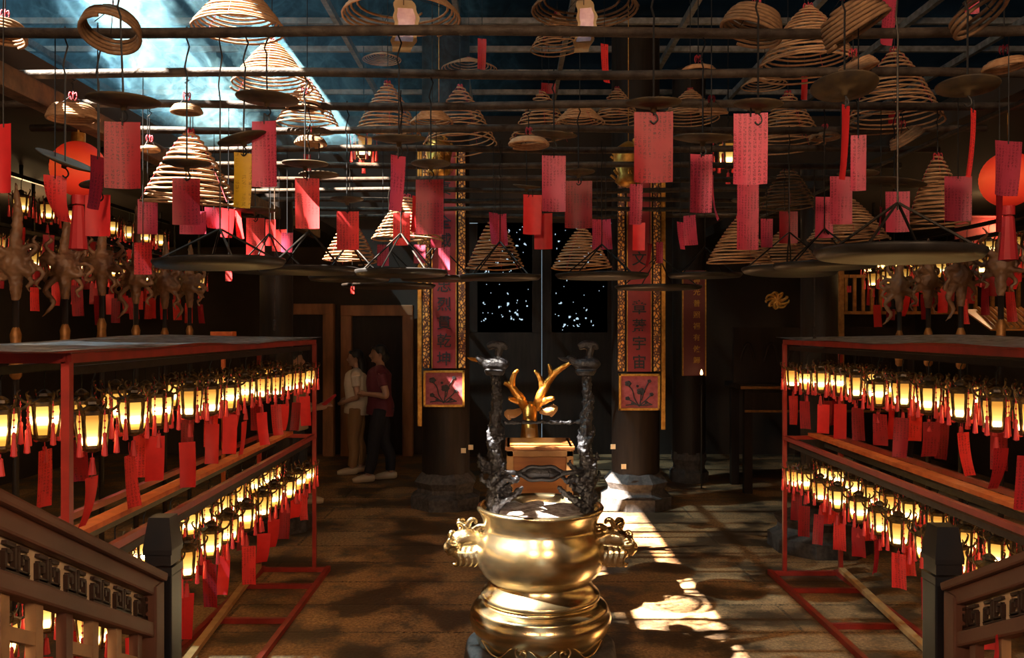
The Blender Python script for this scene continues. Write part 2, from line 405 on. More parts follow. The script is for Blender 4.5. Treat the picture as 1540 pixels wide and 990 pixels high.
# black main doors: two leaves with pierced leafwork panels, a strip of daylight between them
for i, (x0, x1) in enumerate(((-.60, .4875), (.4925, 1.60))):
    D = 12.62
    bm = B(); w = x1 - x0
    z0, z1 = 1.80, 3.42
    for c, s in ((((x0 + x1) / 2, D, z0 / 2), (w, .05, z0)), (((x0 + x1) / 2, D, (z1 + 3.62) / 2), (w, .05, 3.62 - z1)),
                 ((x0 + .07, D, 2.6), (.14, .05, z1 - z0)), ((x1 - .07, D, 2.6), (.14, .05, z1 - z0))):
        box(bm, c, s)
    d = struct('door_%d' % (3 + i), bm, M['dark_wood'])
    bm = B(); c = .0105
    nx, nz = int((w - .28) / c), int((z1 - z0) / c)
    vs = {}
    def V(a, b):
        if (a, b) not in vs: vs[a, b] = bm.verts.new((x0 + .14 + (w - .28) * a / nx, D, z0 + (z1 - z0) * b / nz))
        return vs[a, b]
    for a in range(nx):
        for b in range(nz):
            q = Vector((a * c * 15, b * c * 15, 3 + 5 * i)); u, v = (a + .5) / nx, (b + .5) / nz
            env = 1 - max(abs(u - .5) * 2, 0) ** 4
            band = max(0, 1 - abs(v - .15) / .16) * .10 + max(0, 1 - abs(v - .78) / .2) * .05
            hole = noise.noise(q) * .6 + noise.noise(q * 2.7) * .45 + band + .14 * noise.noise(q * .22)
            if hole > .455 and .06 < u < .94 and .02 < v < .97: continue
            bm.faces.new((V(a, b), V(a + 1, b), V(a + 1, b + 1), V(a, b + 1)))
    bmesh.ops.solidify(bm, geom=bm.faces[:], thickness=.01)
    struct('door_panel', bm, M['dark_wood'], d)

# columns on stone bases
def column(name, x, y, r, h, base_r, sides=8):
    bm = B(); lathe(bm, [(r, .34), (r, h)], 28, (x, y, 0)); c = struct(name, bm, M['dark_wood'], None, True)
    bm = B(); lathe(bm, [(0, 0), (base_r, 0), (base_r, .12), (base_r * .82, .16), (base_r * .8, .2), (base_r * .9, .27), (r * 1.05, .36), (0, .36)], sides, (x, y, 0), PI / 8)
    struct('column_base', bm, M['dark_stone'], c)
column('column_1', -.66, 8.95, .25, 5, .38)
column('column_2', 1.33, 8.95, .25, 5, .38)
column('column_3', -2.15, 7.9, .15, 3.2, .33)
column('column_4', 2.62, 7.2, .15, 3.2, .42)
column('column_5', 2.20, 10.42, .2, 5, .24)

# pipe grid overhead and its carrying beams
for k in range(0, 12):
    bm = B(); y = pipe_y(k)
    pts = [(x, y + .006 * math.sin(x * 1.7 + k), ZP + .008 * math.sin(x * 2.3 + k * 2)) for x in [-2.75 + .25 * i for i in range(23)]]
    tube(bm, pts, .021, 8)
    o = obj('ceiling_pipe', bm, M['pipe'], None, True)
    tag(o, '%s weathered steel pipe crossing overhead, counted from the front of the grid' % ('foremost' if k == 0 else ORD[k]), 'pipe', 'overhead pipes')
bm = B(); bar(bm, (-2.12, 2.6, 2.90), (-2.12, 9.4, 2.90), .09, .10, .01)
tag(obj('carrying_beam', bm, M['beam']), 'brown timber beam running away under the pipe ends on the left', 'beam')
bm = B(); tube(bm, [(2.5, 2.6, 2.955), (2.5, 9.4, 2.955)], .014, 6)
tag(obj('carrying_rod', bm, M['pipe']), 'thin steel rod running away under the pipes on the right', 'rod')

# ------------------------------------------------------------------ lanterns
def lantern(label, glass):
    t = thing('hanging_lantern', label, 'lantern')
    bm = B()
    tube(bm, [(0, 0, -.085), (0, 0, -.02), (.010, 0, .004), (0, 0, .018), (-.010, 0, .008)], .0028, 5)
    obj('hook', bm, M['wire'], t)
    bm = B()                                        # cap with six upturned arms
    lathe(bm, [(0, -.078), (.012, -.082), (.026, -.094), (.028, -.104), (.018, -.110), (.03, -.116), (.058, -.126), (.058, -.142), (0, -.142)], 6)
    for j in range(6):
        a = j * PI / 3; q = Vector((math.cos(a), math.sin(a), 0))
        taper(bm, [q * .03 + Vector((0, 0, -.118)), q * .062 + Vector((0, 0, -.128)), q * .084 + Vector((0, 0, -.112)), q * .092 + Vector((0, 0, -.09)), q * .082 + Vector((0, 0, -.082))], (.005, .006, .005, .004, .0025), 5, 3)
    obj('cap', bm, M['lantern_frame'], t)
    bm = B()
    for j in range(6):
        a = j * PI / 3; q = Vector((math.cos(a), math.sin(a), 0))
        bar(bm, q * .0565 + Vector((0, 0, -.130)), q * .0440 + Vector((0, 0, -.262)), .0115)
    lathe(bm, [(0, -.246), (.042, -.246), (.044, -.262), (.034, -.272), (.012, -.280), (0, -.280)], 6)
    obj('frame', bm, M['lantern_frame'], t)
    bm = B(); lathe(bm, [(.053, -.136), (.0555, -.165), (.047, -.235), (.041, -.257)], 6)
    obj('glass', bm, M[glass], t)
    for j in range(6):
        a = j * PI / 3; q = Vector((math.cos(a), math.sin(a), 0))
        bm = B()
        tube(bm, [q * .082 + Vector((0, 0, -.10)), q * .080 + Vector((0, 0, -.205))], .0018, 4)
        for zz in (-.135, -.16, -.185): ball(bm, q * .081 + Vector((0, 0, zz)), .0045, 6, 4)
        lathe(bm, [(0, -.200), (.006, -.204), (.0075, -.215), (.006, -.222), (.011, -.285), (0, -.290)], 6, q * .080)
        obj('tassel', bm, M['tassel'], t)
    bm = B(); tube(bm, [(0, 0, -.278), (0, 0, -.30)], .002, 4); lathe(bm, [(0, -.295), (.008, -.30), (.008, -.31), (.014, -.36), (0, -.362)], 6)
    obj('tassel', bm, M['tassel'], t)
    return t
def tag_mesh(w, h, curl=0., twist=0., n=8, slant=0.):
    """A paper strip that hangs from its top edge (origin)."""
    bm = B(); nx = 4; rows = []
    for i in range(n + 1):
        v = i / n; row = []
        for j in range(nx + 1):
            u = j / nx - .5
            a = twist * v
            x = u * w; bow = .12 * w * (1 - 4 * u * u) * (.3 + v)
            y = bow + curl * h * v * v
            row.append(bm.verts.new((x * math.cos(a) - y * math.sin(a) + slant * v * h, x * math.sin(a) + y * math.cos(a), -h * v + abs(curl) * h * .25 * v * v)))
        rows.append(row)
    for a, b in zip(rows, rows[1:]):
        for j in range(nx): bm.faces.new((a[j], b[j], b[j + 1], a[j + 1]))
    return bm
lan0 = lantern('', 'lantern_glass')
lan_far = lantern('', 'far_glass')
used = {}
def put_lantern(proto, loc, label, group, skip=()):
    if proto.name not in used:
        used[proto.name] = 1; proto.location = loc; proto.rotation_euler = (0, 0, -math.atan2(loc[0], loc[1]) + random.uniform(-.22, .22)); proto['label'] = label; proto['group'] = group
        return proto
    return dup(proto, loc, -math.atan2(loc[0], loc[1]) + random.uniform(-.22, .22), label, group, skip)
RT = [tag_mesh(.076, .20, .08, .15), tag_mesh(.074, .215, -.06, -.25), tag_mesh(.080, .19, .18, .3), tag_mesh(.066, .205, -.16, .1), tag_mesh(.078, .225, .04, -.1)]
RTM = []
for i, b_ in enumerate(RT):
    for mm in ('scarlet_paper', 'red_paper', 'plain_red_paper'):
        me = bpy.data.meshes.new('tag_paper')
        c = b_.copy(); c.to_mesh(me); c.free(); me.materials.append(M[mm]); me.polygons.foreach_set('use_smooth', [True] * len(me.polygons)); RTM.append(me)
sb = B(); tube(sb, [(0, 0, .05), (0, .002, .025), (0, 0, -.006)], .0014, 4)
STR = bpy.data.meshes.new('tag_string'); sb.to_mesh(STR); sb.free(); STR.materials.append(M['thread'])
def rack_tag(loc, rz, label, group):
    o = bpy.data.objects.new('prayer_tag', random.choice(RTM)); COL.objects.link(o)
    o.location = loc; o.rotation_euler = (random.uniform(-.06, .06), random.uniform(-.05, .05), rz); tag(o, label, 'paper tag', group)
    s = bpy.data.objects.new('tag_string', STR); COL.objects.link(s); s.parent = o
    return o

def rack(side, X, D_far, D_near, depth, n, sp):
    """Red frame with two tiers of two rows of lanterns; X is the aisle face, the frame lies to the outer side."""
    s = -1 if side == 'left' else 1
    Xo = X + s * depth
    t = thing('lantern_rack', 'red steel lantern rack with weathered sheet top standing along the %s side of the courtyard' % side, 'rack', (X, D_far, 0))
    L = lambda x, y, z: (x - X, y - D_far, z)
    w = .028
    for x in (X, Xo):
        for y in (D_far, D_near):
            bm = B(); bar(bm, L(x, y, 0.03), L(x, y, 1.74), w); obj('post', bm, M['red_paint'], t)
    for x in (X, Xo):
        bm = B(); bar(bm, L(x, D_far, 1.752), L(x, D_near, 1.752), w, .034); obj('top_rail', bm, M['red_paint'], t)
        bm = B(); bar(bm, L(x, D_far, 1.035), L(x, D_near, 1.038), w, .028); obj('middle_rail', bm, M['red_paint'], t)
    for y in (D_far, D_near):
        bm = B(); bar(bm, L(X, y, 1.752), L(Xo, y, 1.752), w, .034); obj('top_rail', bm, M['red_paint'], t)
        bm = B(); bar(bm, L(X, y, 1.035), L(Xo, y, 1.038), w, .028); obj('middle_rail', bm, M['red_paint'], t)
    bm = B(); bar(bm, L(X + s * .17, D_far - .12, 1.075), L(X + s * .17, D_near + .02, 1.075), .075, .022); obj('shelf_board', bm, M['red_board'], t)
    rows = (X + s * .03, X + s * .29)
    for z in (1.706, .985):
        for x in rows:
            bm = B(); bar(bm, L(x, D_far - .05, z), L(x, D_near + .05, z), .024, .03); obj('hanging_rail', bm, M['black_iron'], t)
    # wavy sheet laid over the top
    bm = B(); nx, ny = 6, 36; g = []
    for j in range(ny + 1):
        r_ = []
        for i in range(nx + 1):
            y = D_far + .10 + (D_near - D_far - .25) * j / ny; x = X - s * .04 + s * (depth + .35) * i / nx
            z = 1.776 + .007 * math.sin(y * 2.1 + i * .5) + .010 * (i / nx) * math.sin(y * 1.3 + 1) + .022 * (i / nx) + (.006 * math.sin(y * 5) if i == 0 else 0)
            r_.append(bm.verts.new(L(x, y, z)))
        g.append(r_)
    for a, b in zip(g, g[1:]):
        for i in range(nx): bm.faces.new((a[i], a[i + 1], b[i + 1], b[i]))
    bmesh.ops.solidify(bm, geom=bm.faces[:], thickness=.006)
    obj('top_sheet', bm, M['sheet'], t, True)
    # base frame on the floor
    xb0, xb1 = X - s * .10, Xo - s * .02
    for x in (xb0, xb1):
        bm = B(); bar(bm, L(x, D_far + .04, .018), L(x, D_near, .018), .034); obj('base_rail', bm, M['red_paint'], t)
    y = D_far
    for k in range(5):
        bm = B(); bar(bm, L(xb0, y, .018), L(xb1, y, .018), .032); obj('base_crossbar', bm, M['red_paint'], t); y -= .42 if k == 0 else .72
    bm = B(); bar(bm, L(Xo + s * .0, D_far - .02, .05), L(X + s * .12, D_near, .05), .045, .03); obj('wooden_batten', bm, M['boxedge'], t)
    for ti, (z, tn) in enumerate(((1.70, 'upper'), (.97, 'lower'))):
        for ri, x in enumerate(rows):
            rn = ('aisle', 'outer')[ri]
            for i in range(n):
                y = D_far - .09 - sp * i + (sp * .45 if ri else 0) * (1 if i else .3) + random.uniform(-.03, .03)
                if y < D_near + .06: continue
                put_lantern(lan0, (x, y, z - .01 + random.uniform(-.015, .015)), 'lit lantern, %s from far end, %s row, %s tier, %s rack' % (ORD[i], rn, tn, side), 'lanterns of the %s rack' % side)
                if ri == 0 or random.random() < .5:
                    rack_tag((x + random.uniform(-.02, .02), y - random.uniform(.005, .03), z - .335 + random.uniform(-.05, .035)), random.choice((-.2, .1, .3, -.5, .6, 0, 1.1, -.1)) + .35 * s * -1,
                             'red tag under lantern %s from far end, %s row, %s tier, %s rack' % (ORD[i], rn, tn, side), 'tags of the %s rack' % side)
    return t
rack('left', -1.48, 6.5, 2.86, .42, 13, .300)
rack('right', 2.07, 6.4, 2.95, .42, 12, .290)

# rows of lanterns hanging in the side aisles
def aisle(side, X, ys, z, idx):
    s = -1 if side == 'left' else 1
    bm = B(); bar(bm, (X, ys[0] - .2, z + .012), (X, ys[-1] + .2, z + .012), .03)
    for y in (ys[0], ys[-1]): bar(bm, (X, y, z + .012), (X, y, 3.07), .02)
    tag(obj('lantern_bar', bm, M['black_iron']), 'black bar of hanging lanterns in the %s aisle, %s row from the courtyard' % (side, ORD[idx]), 'bar')
    for i, y in enumerate(ys):
        put_lantern(lan_far, (X, y, z), 'small yellow lantern, %s along the %s row of the %s aisle' % (ORD[i], ORD[idx], side), 'aisle lanterns')
        rack_tag((X + .02, y - .02, z - .34 - random.uniform(0, .1)), random.uniform(-.5, .5), 'red tag below the %s lantern in the %s row of the %s aisle' % (ORD[i], ORD[idx], side), 'aisle tags')
aisle('left', -3.6, [6.3 + .36 * i for i in range(8)], 2.96, 0)
aisle('left', -3.9, [7.0 + .33 * i for i in range(10)], 2.62, 1)
aisle('left', -3.15, [6.2 + .31 * i for i in range(9)], 2.52, 3)
aisle('right', 3.5, [5.7 + .31 * i for i in range(9)], 2.52, 2)
aisle('left', -4.9, [8.2 + .33 * i for i in range(11)], 2.85, 2)
aisle('right', 3.9, [6.6 + .33 * i for i in range(9)], 2.70, 0)
aisle('right', 4.9, [7.6 + .33 * i for i in range(10)], 2.90, 1)
for i, (px, py, D) in enumerate(((547, 172, 9.3), (1095, 180, 8.6))):
    p = P(px, py, D)
    bm = B(); tube(bm, [p, (p.x, D, ZR - .07)], .006, 5); 
    l = dup(lan_far, p, -.1, 'yellow lit lantern hanging high %s' % ('behind the pipes over the couple' if i == 0 else 'on a long wire over the altar side'), 'high lanterns')
    l.scale = (1.8, 1.8, 1.8)
    o = obj('hanging_wire', bm, M['wire']); o.parent = l; o.matrix_parent_inverse = (Matrix.Translation(p) @ Euler((0, 0, -.1)).to_matrix().to_4x4() @ Matrix.Scale(1.8, 4)).inverted()
# big round red lanterns
def round_lantern(p, r, label):
    t = thing('round_lantern', label, 'lantern', p)
    bm = B(); pr = []
    for i in range(33):
        a = -PI / 2 * .86 + PI * .86 * i / 32
        pr.append((r * math.cos(a) * (1 + .012 * (i % 2)), r * 1.05 * math.sin(a)))
    lathe(bm, pr, 40); obj('shade', bm, M['red_silk'], t, True)
    bm = B(); rr = pr[-1][0]
    lathe(bm, [(rr * .3, pr[-1][1] + .05), (rr * 1.15, pr[-1][1] + .05), (rr * 1.15, pr[-1][1] - .01), (rr * .3, pr[-1][1] - .01)], 24)
    tube(bm, [(0, 0, pr[-1][1] + .02), (0, 0, 3.055 - p[2])], .006, 5); bar(bm, (-rr, 0, pr[-1][1] + .03), (rr, 0, pr[-1][1] + .03), .01)
    obj('cap', bm, M['gold'], t)
    bm = B(); lathe(bm, [(0, pr[0][1] - .05), (rr * 1.1, pr[0][1] - .05), (rr * 1.1, pr[0][1] + .01), (0, pr[0][1] + .01)], 24)
    lathe(bm, [(0, pr[0][1] - .04), (.03, pr[0][1] - .06), (.05, pr[0][1] - .3), (0, pr[0][1] - .31)], 10)
    obj('tassel', bm, M['tassel'], t)
    return t
round_lantern(P(118, 254, 4.75), .145, 'big round glowing red silk lantern hanging beyond the left staffs')
round_lantern(P(1516, 270, 4.75), .145, 'round red silk lantern at the right edge beyond the tags')
# ------------------------------------------------------------------ incense coils
def spiral_bm(R, H, turns, r=.0055, conv=.78, r0=.012, sides=5, wob=.0, seed=0):
    rnd = random.Random(seed); ph = rnd.uniform(0, 6)
    bm = B(); seg = 26; k = int(turns * seg); pts = []
    for i in range(k + 1):
        t = i / k; a = 2 * PI * turns * t + ph
        rr = r0 + (R - r0) * t ** conv
        z = -H * t + wob * H * math.sin(a + ph) * t * t + .012 * H * math.sin(a * 2.3 + ph) * t
        pts.append((rr * math.cos(a), rr * math.sin(a), z))
    tube(bm, pts, r, sides)
    return bm
def knot_bm(k=1.):
    bm = B()
    for j in range(5):
        a = j * 1.3
        q = Vector((math.cos(a), math.sin(a), 0)) * .022 * k
        tube(bm, smooth_pts([(0, 0, 0), q + Vector((0, 0, .02 * k)), q * 1.3 + Vector((0, 0, -.005)), q * .9 + Vector((0, 0, -.035 * k))], 3), .004 * k, 4)
    ball(bm, (0, 0, .002), .011 * k, 8, 6)
    return bm
def wavy_wire(a, b, amp=.012):
    a, b = Vector(a), Vector(b); n_ = 14; out = []
    for i in range(n_ + 1):
        t = i / n_; p = a.lerp(b, t); f = max(0, 1 - abs(t - .8) / .18)
        p.x += amp * 1.6 * f * math.sin(t * 60)
        out.append(p)
    return out
def coil(px, ytop, ybot, wpx, D, label, turns=13, tilt=0., mm='coil', conv=.78, kind='incense_coil', r=.0055, hang=None, r0=.012, knot=.75):
    R = U(wpx, D) / 2; top = P(px, ytop, D)
    H = max(U(ybot - ytop, D) - R * abs((ybot - HY) / F), .025)
    t = thing(kind, label, 'incense coil', top, random.uniform(0, 6))
    o = obj('spiral', spiral_bm(R, H, turns, r, conv, r0, 5, tilt, int(px)), M[mm], t, True)
    if knot: obj('red_tie', knot_bm(knot), M['thread'], t, True)
    if kind == 'incense_coil' and H > .12:
        bm = B()
        for a in (.3, 2.4, 4.5):
            pts = [(0, 0, .01)] + [((r0 + (R - r0) * q ** conv) * math.cos(a) * 1.01, (r0 + (R - r0) * q ** conv) * math.sin(a) * 1.01, -H * q) for q in (.05, .15, .3, .5, .75, 1)]
            tube(bm, pts, .0016, 4)
        obj('thread', bm, M['thread'], t)
    ztop = hang if hang is not None else (ZP - .02 if top.z < ZP - .1 else ZR - .06)
    bm = B(); tube(bm, wavy_wire((0, 0, .0), (0, 0, ztop - top.z)), .0028, 5)
    obj('hanging_wire', bm, M['wire'], t)
    return t
g = pipe_y
# hung high, from the roof
coil(360, -28, 70, 140, 4.1, 'large tan incense coil highest at upper left, cut by the picture edge', 15)
coil(409, 62, 148, 122, 4.65, 'broad sunlit incense coil under the highest one at upper left', 14)
coil(462, 122, 205, 98, 5.2, 'pale sunlit coil lowest of the three stepping down at upper left', 12)
coil(583, 125, 215, 100, 5.7, 'brown coil above the left couplet board, a red tie on its tip', 13)
coil(650, 160, 194, 66, 5.2, 'short flat coil overlapping the taller coil right of it, left of centre', 9)
coil(692, 130, 232, 112, 6.3, 'dim brown coil just behind the short flat coil left of centre', 13, .05)
coil(838, 20, 88, 82, 6.6, 'orange brown coil hanging high beside the right cream paper', 11, .04)
coil(815, 138, 218, 96, 6.8, 'dim tan coil behind the thin blue wire at top centre', 12, .05)
coil(872, 155, 195, 76, 5.7, 'short bright ridged coil at centre, red tie on its tip', 9)
coil(928, 133, 192, 74, 7.4, 'dim dome coil left of the largest red tag', 11)
coil(1038, 135, 192, 90, 6.8, 'plain ridged coil right of the largest red tag', 11)
coil(1215, 10, 128, 152, 4.1, 'largest tan incense coil at upper right with a red thread down it', 16)
coil(1345, 75, 205, 142, 4.65, 'tall tan coil at upper right behind the dark round plate', 16)
coil(1185, 140, 232, 108, 5.7, 'tan coil half hidden behind the big pink tag at right', 13)
coil(575, 80, 100, 60, 8.2, 'tiny dim coil far up under the roof left of centre', 8, hang=ZR - .06)
coil(1150, 110, 140, 70, 6.3, 'small dim coil at upper right beneath the largest coil', 7)
coil(705, 88, 120, 90, 8.0, 'faint coil far up under the roof beside the narrow red strip', 8)
# hung from the pipes
coil(286, 198, 318, 142, pipe_y(3) - .15, 'big bright sunlit incense coil hanging behind the crimson tag at left', 14, .05, r=.006)
coil(526, 330, 398, 82, pipe_y(6), 'cone coil inside the tray behind the half white tag', 12)
coil(612, 296, 368, 108, pipe_y(4), 'cone coil behind the dark red tag left of centre', 13)
coil(745, 325, 408, 88, pipe_y(6), 'pink tinged cone coil standing in the tray left of the antlers', 14)
coil(875, 342, 408, 92, pipe_y(6), 'cone coil in the tray right of centre beneath the dark red square tag', 14)
coil(1112, 328, 400, 98, pipe_y(5), 'cone coil behind the red tags beside the right tray', 14)
coil(1180, 345, 408, 110, pipe_y(6), 'wide dim coil at the back of the right tray', 13)
coil(1275, 298, 368, 118, pipe_y(4), 'wide coil behind the pair of shaded pink tags at right', 14)
coil(1410, 235, 345, 88, pipe_y(3), 'tall dim coil hanging between the two half shaded tags at far right', 16)
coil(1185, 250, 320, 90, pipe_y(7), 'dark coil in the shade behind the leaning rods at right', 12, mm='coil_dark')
# nearly burnt flat coils, rings and small caps
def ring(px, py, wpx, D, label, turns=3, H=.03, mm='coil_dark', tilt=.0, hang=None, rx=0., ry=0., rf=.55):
    R = U(wpx, D) / 2; c = P(px, py, D)
    t = thing('spent_coil', label, 'incense coil', c)
    sp = obj('spiral', spiral_bm(R, H, turns, .0075, .35, R * rf, 6, tilt, int(px)), M[mm], t, True, rot=(rx, ry, 0))
    obj('red_tie', knot_bm(.6), M['thread'], t, True, loc=(0, 0, .05))
    bm = B()
    for a in (0, 2.1, 4.2): tube(bm, [(0, 0, .055), (R * .72 * math.cos(a), R * .72 * math.sin(a), -H * .3)], .0016, 4)
    zt = hang or (ZP - .02 if c.z < ZP - .1 else ZR - .06)
    tube(bm, wavy_wire((0, 0, .05), (0, 0, zt - c.z)), .0028, 5)
    obj('hanging_wire', bm, M['wire'], t)
    return t
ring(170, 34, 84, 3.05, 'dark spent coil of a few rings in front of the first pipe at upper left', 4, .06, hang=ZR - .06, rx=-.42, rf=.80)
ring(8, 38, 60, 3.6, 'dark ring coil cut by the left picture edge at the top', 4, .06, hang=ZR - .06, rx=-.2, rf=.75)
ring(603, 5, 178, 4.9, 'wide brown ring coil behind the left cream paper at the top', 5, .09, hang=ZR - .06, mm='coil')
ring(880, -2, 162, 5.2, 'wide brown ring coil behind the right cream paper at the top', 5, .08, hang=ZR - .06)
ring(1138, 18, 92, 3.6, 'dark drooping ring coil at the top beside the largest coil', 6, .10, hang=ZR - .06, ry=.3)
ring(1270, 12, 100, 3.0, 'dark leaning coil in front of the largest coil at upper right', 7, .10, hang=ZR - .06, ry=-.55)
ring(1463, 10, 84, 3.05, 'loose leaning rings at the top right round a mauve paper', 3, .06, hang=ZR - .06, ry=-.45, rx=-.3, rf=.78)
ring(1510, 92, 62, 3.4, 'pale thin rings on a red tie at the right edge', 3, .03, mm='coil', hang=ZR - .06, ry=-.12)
ring(1050, 103, 52, 4.1, 'thin tan ring under a red tie above the ridged coil', 2, .02, mm='coil', hang=ZR - .06)
ring(1070, 163, 48, pipe_y(3) - .2, 'thin tan ring tilted under a red tie right of the largest tag', 2, .025, mm='coil', rx=.2, hang=ZR - .06)
ring(1241, 203, 44, pipe_y(4), 'small pale ring hanging left of the long pink tag', 2, .02, mm='coil', hang=ZP - .02)
ring(1357, 200, 50, pipe_y(3), 'small folded coil leaning above the right aisle', 4, .05, mm='coil', ry=-.6, hang=ZP - .02)
ring(110, 160, 72, pipe_y(2), 'flat pale coil cap over the left beam', 6, .06, mm='coil', hang=ZP - .02)
ring(281, 160, 44, pipe_y(2), 'small cream coil cap with a red tie above the big sunlit coil', 4, .03, mm='coil', hang=ZP - .02)
ring(467, 208, 46, pipe_y(4), 'small cream coil cap beside the white lit pipe', 5, .035, mm='coil', hang=ZP - .02)
ring(458, 150, 54, pipe_y(3), 'pale ring pair on a wire at the top of the sunlit pipes', 2, .06, mm='coil', hang=ZP - .02)
ring(225, 222, 28, pipe_y(3), 'tiny pale coil cap by the left beam', 3, .015, mm='coil', hang=ZP - .02)
ring(1283, 95, 62, pipe_y(2) - .1, 'golden tilted coil remnant over the dark round plate', 5, .05, mm='coil', ry=-.45, hang=ZR - .06)
ring(795, 210, 60, pipe_y(3), 'flat tan coil remnant at centre behind the tilted plate', 4, .03, mm='coil', hang=ZP - .02)

# ------------------------------------------------------------------ plates and tags overhead
def plate(px, py, wpx, D, label, tx=0., ty=0., mm='plate', hang=None, dx=0.):
    R = U(wpx, D) / 2; c = P(px, py, D)
    t = thing('drip_plate', label, 'plate', c)
    bm = B(); lathe(bm, [(0, .008), (R * .6, .010), (R * .97, .016), (R, .014), (R * .97, .009), (R * .55, -.002), (.012, -.004), (.008, -.02), (0, -.02)], 32)
    obj('disc', bm, M[mm], t, True, rot=(tx, ty, 0))
    zt = (hang or ZP + .02) - c.z
    bm = B(); tube(bm, wavy_wire((0, 0, 0), (U(dx, D), 0, zt), .010), .0034, 5)
    obj('hanging_wire', bm, M['wire'], t)
    bm = B(); tube(bm, smooth_pts([(0, 0, -.018), (.010, 0, -.03), (.012, 0, -.045), (0, 0, -.055), (-.010, 0, -.046)], 3), .003, 5)
    obj('hook', bm, M['wire'], t)
    return t
def otag(px, y0, y1, wpx, D, label, mm='red_paper', rz=0., curl=0., twist=0., slant=0., wire=None):
    c = P(px, y0, D); w, h = U(wpx, D), U(y1 - y0, D)
    o = obj('prayer_tag', tag_mesh(w, h, curl, twist, 10, slant), M[mm], None, True, loc=c, rot=(0, 0, rz))
    tag(o, label, 'paper tag', 'overhead prayer tags')
    bm = B(); tube(bm, [(0, .001, -.012), (0, 0, .012), (0, 0, wire if wire else .03)], .0022, 5)
    obj('tag_string', bm, M['wire'], o)
    return o
E0 = dict(hang=ZP + .02)
k = pipe_y
PT = [ # px, py, w, depth, label, tilt
 (186, 157, 106, k(0), 'wide dark round plate over the dark red tag at upper left', .03, .02, 'plate', -8),
 (402, 153, 94, k(1), 'round plate with a rusty lit underside over the mauve pink tag', .0, .04, 'plate', -2),
 (281, 250, 72, k(1), 'dark round plate over the crimson tag in front of the big coil', .05, 0, 'plate', 0),
 (366, 213, 74, k(1), 'tilted plate over the yellow tag', .06, -.28, 'plate', 4),
 (459, 250, 70, k(2), 'plate with a red lit underside over the white sunlit tag', .05, .02, 'plate', 0),
 (480, 266, 60, k(4), 'second plate just behind the white sunlit tag', .0, .0, 'plate', 0),
 (600, 213, 82, k(1), 'dark thick plate over the long narrow pink tag', .1, 0, 'plate', 0),
 (648, 250, 60, k(2), 'plate nearly hidden over the dark red tag left of centre', 0, 0, 'plate', 0),
 (522, 303, 50, k(3), 'small pale plate over the half white tag', 0, 0, 'plate', 0),
 (98, 246, 88, k(1), 'steeply tilted dark plate at left in front of the red lantern', .1, .42, 'plate', 0),
 (150, 281, 56, k(1), 'thin plate seen edge on beside the red lantern', .0, -.18, 'plate', -3),
 (384, 319, 62, k(4), 'small dark plate over the tag with red underside', 0, 0, 'plate', 0),
 (792, 283, 42, k(4), 'small dim plate over the slanted pink tag left of centre', .15, .1, 'plate', 0),
 (833, 206, 70, k(2), 'tilted grey plate on a blue wire at centre', .1, .1, 'plate', 0),
 (870, 262, 50, k(3), 'plate hidden over the dark red square tag', 0, 0, 'plate', 0),
 (983, 160, 84, k(0), 'dark plate over the largest red tag', .08, 0, 'plate', 0),
 (1057, 212, 92, k(1), 'dark round plate right of the largest red tag', .1, .03, 'plate', 0),
 (1140, 162, 74, k(0), 'dark plate over the big pink tag at right', .06, .05, 'plate', 0),
 (1128, 304, 56, k(4), 'light grey plate behind the lower dark red tag at right', 0, 0, 'plate', 0),
 (1270, 135, 98, k(0), 'dark plate with an ochre underside at upper right', -.22, .03, 'plate', 0),
 (1455, 135, 90, k(0), 'dark plate with an ochre underside near the right edge', -.1, .05, 'plate', 0),
 (1290, 265, 60, k(2), 'dark plate over the diagonally shaded tag at right', 0, .03, 'plate', 0),
 (1345, 278, 90, k(3), 'dark leaning plate in front of the tall dim coil', .05, .15, 'plate', 0),
]
for px, py, w, D, lab, tx, ty, mm, dx in PT: plate(px, py, w, D, lab, tx, ty, mm, None, dx)
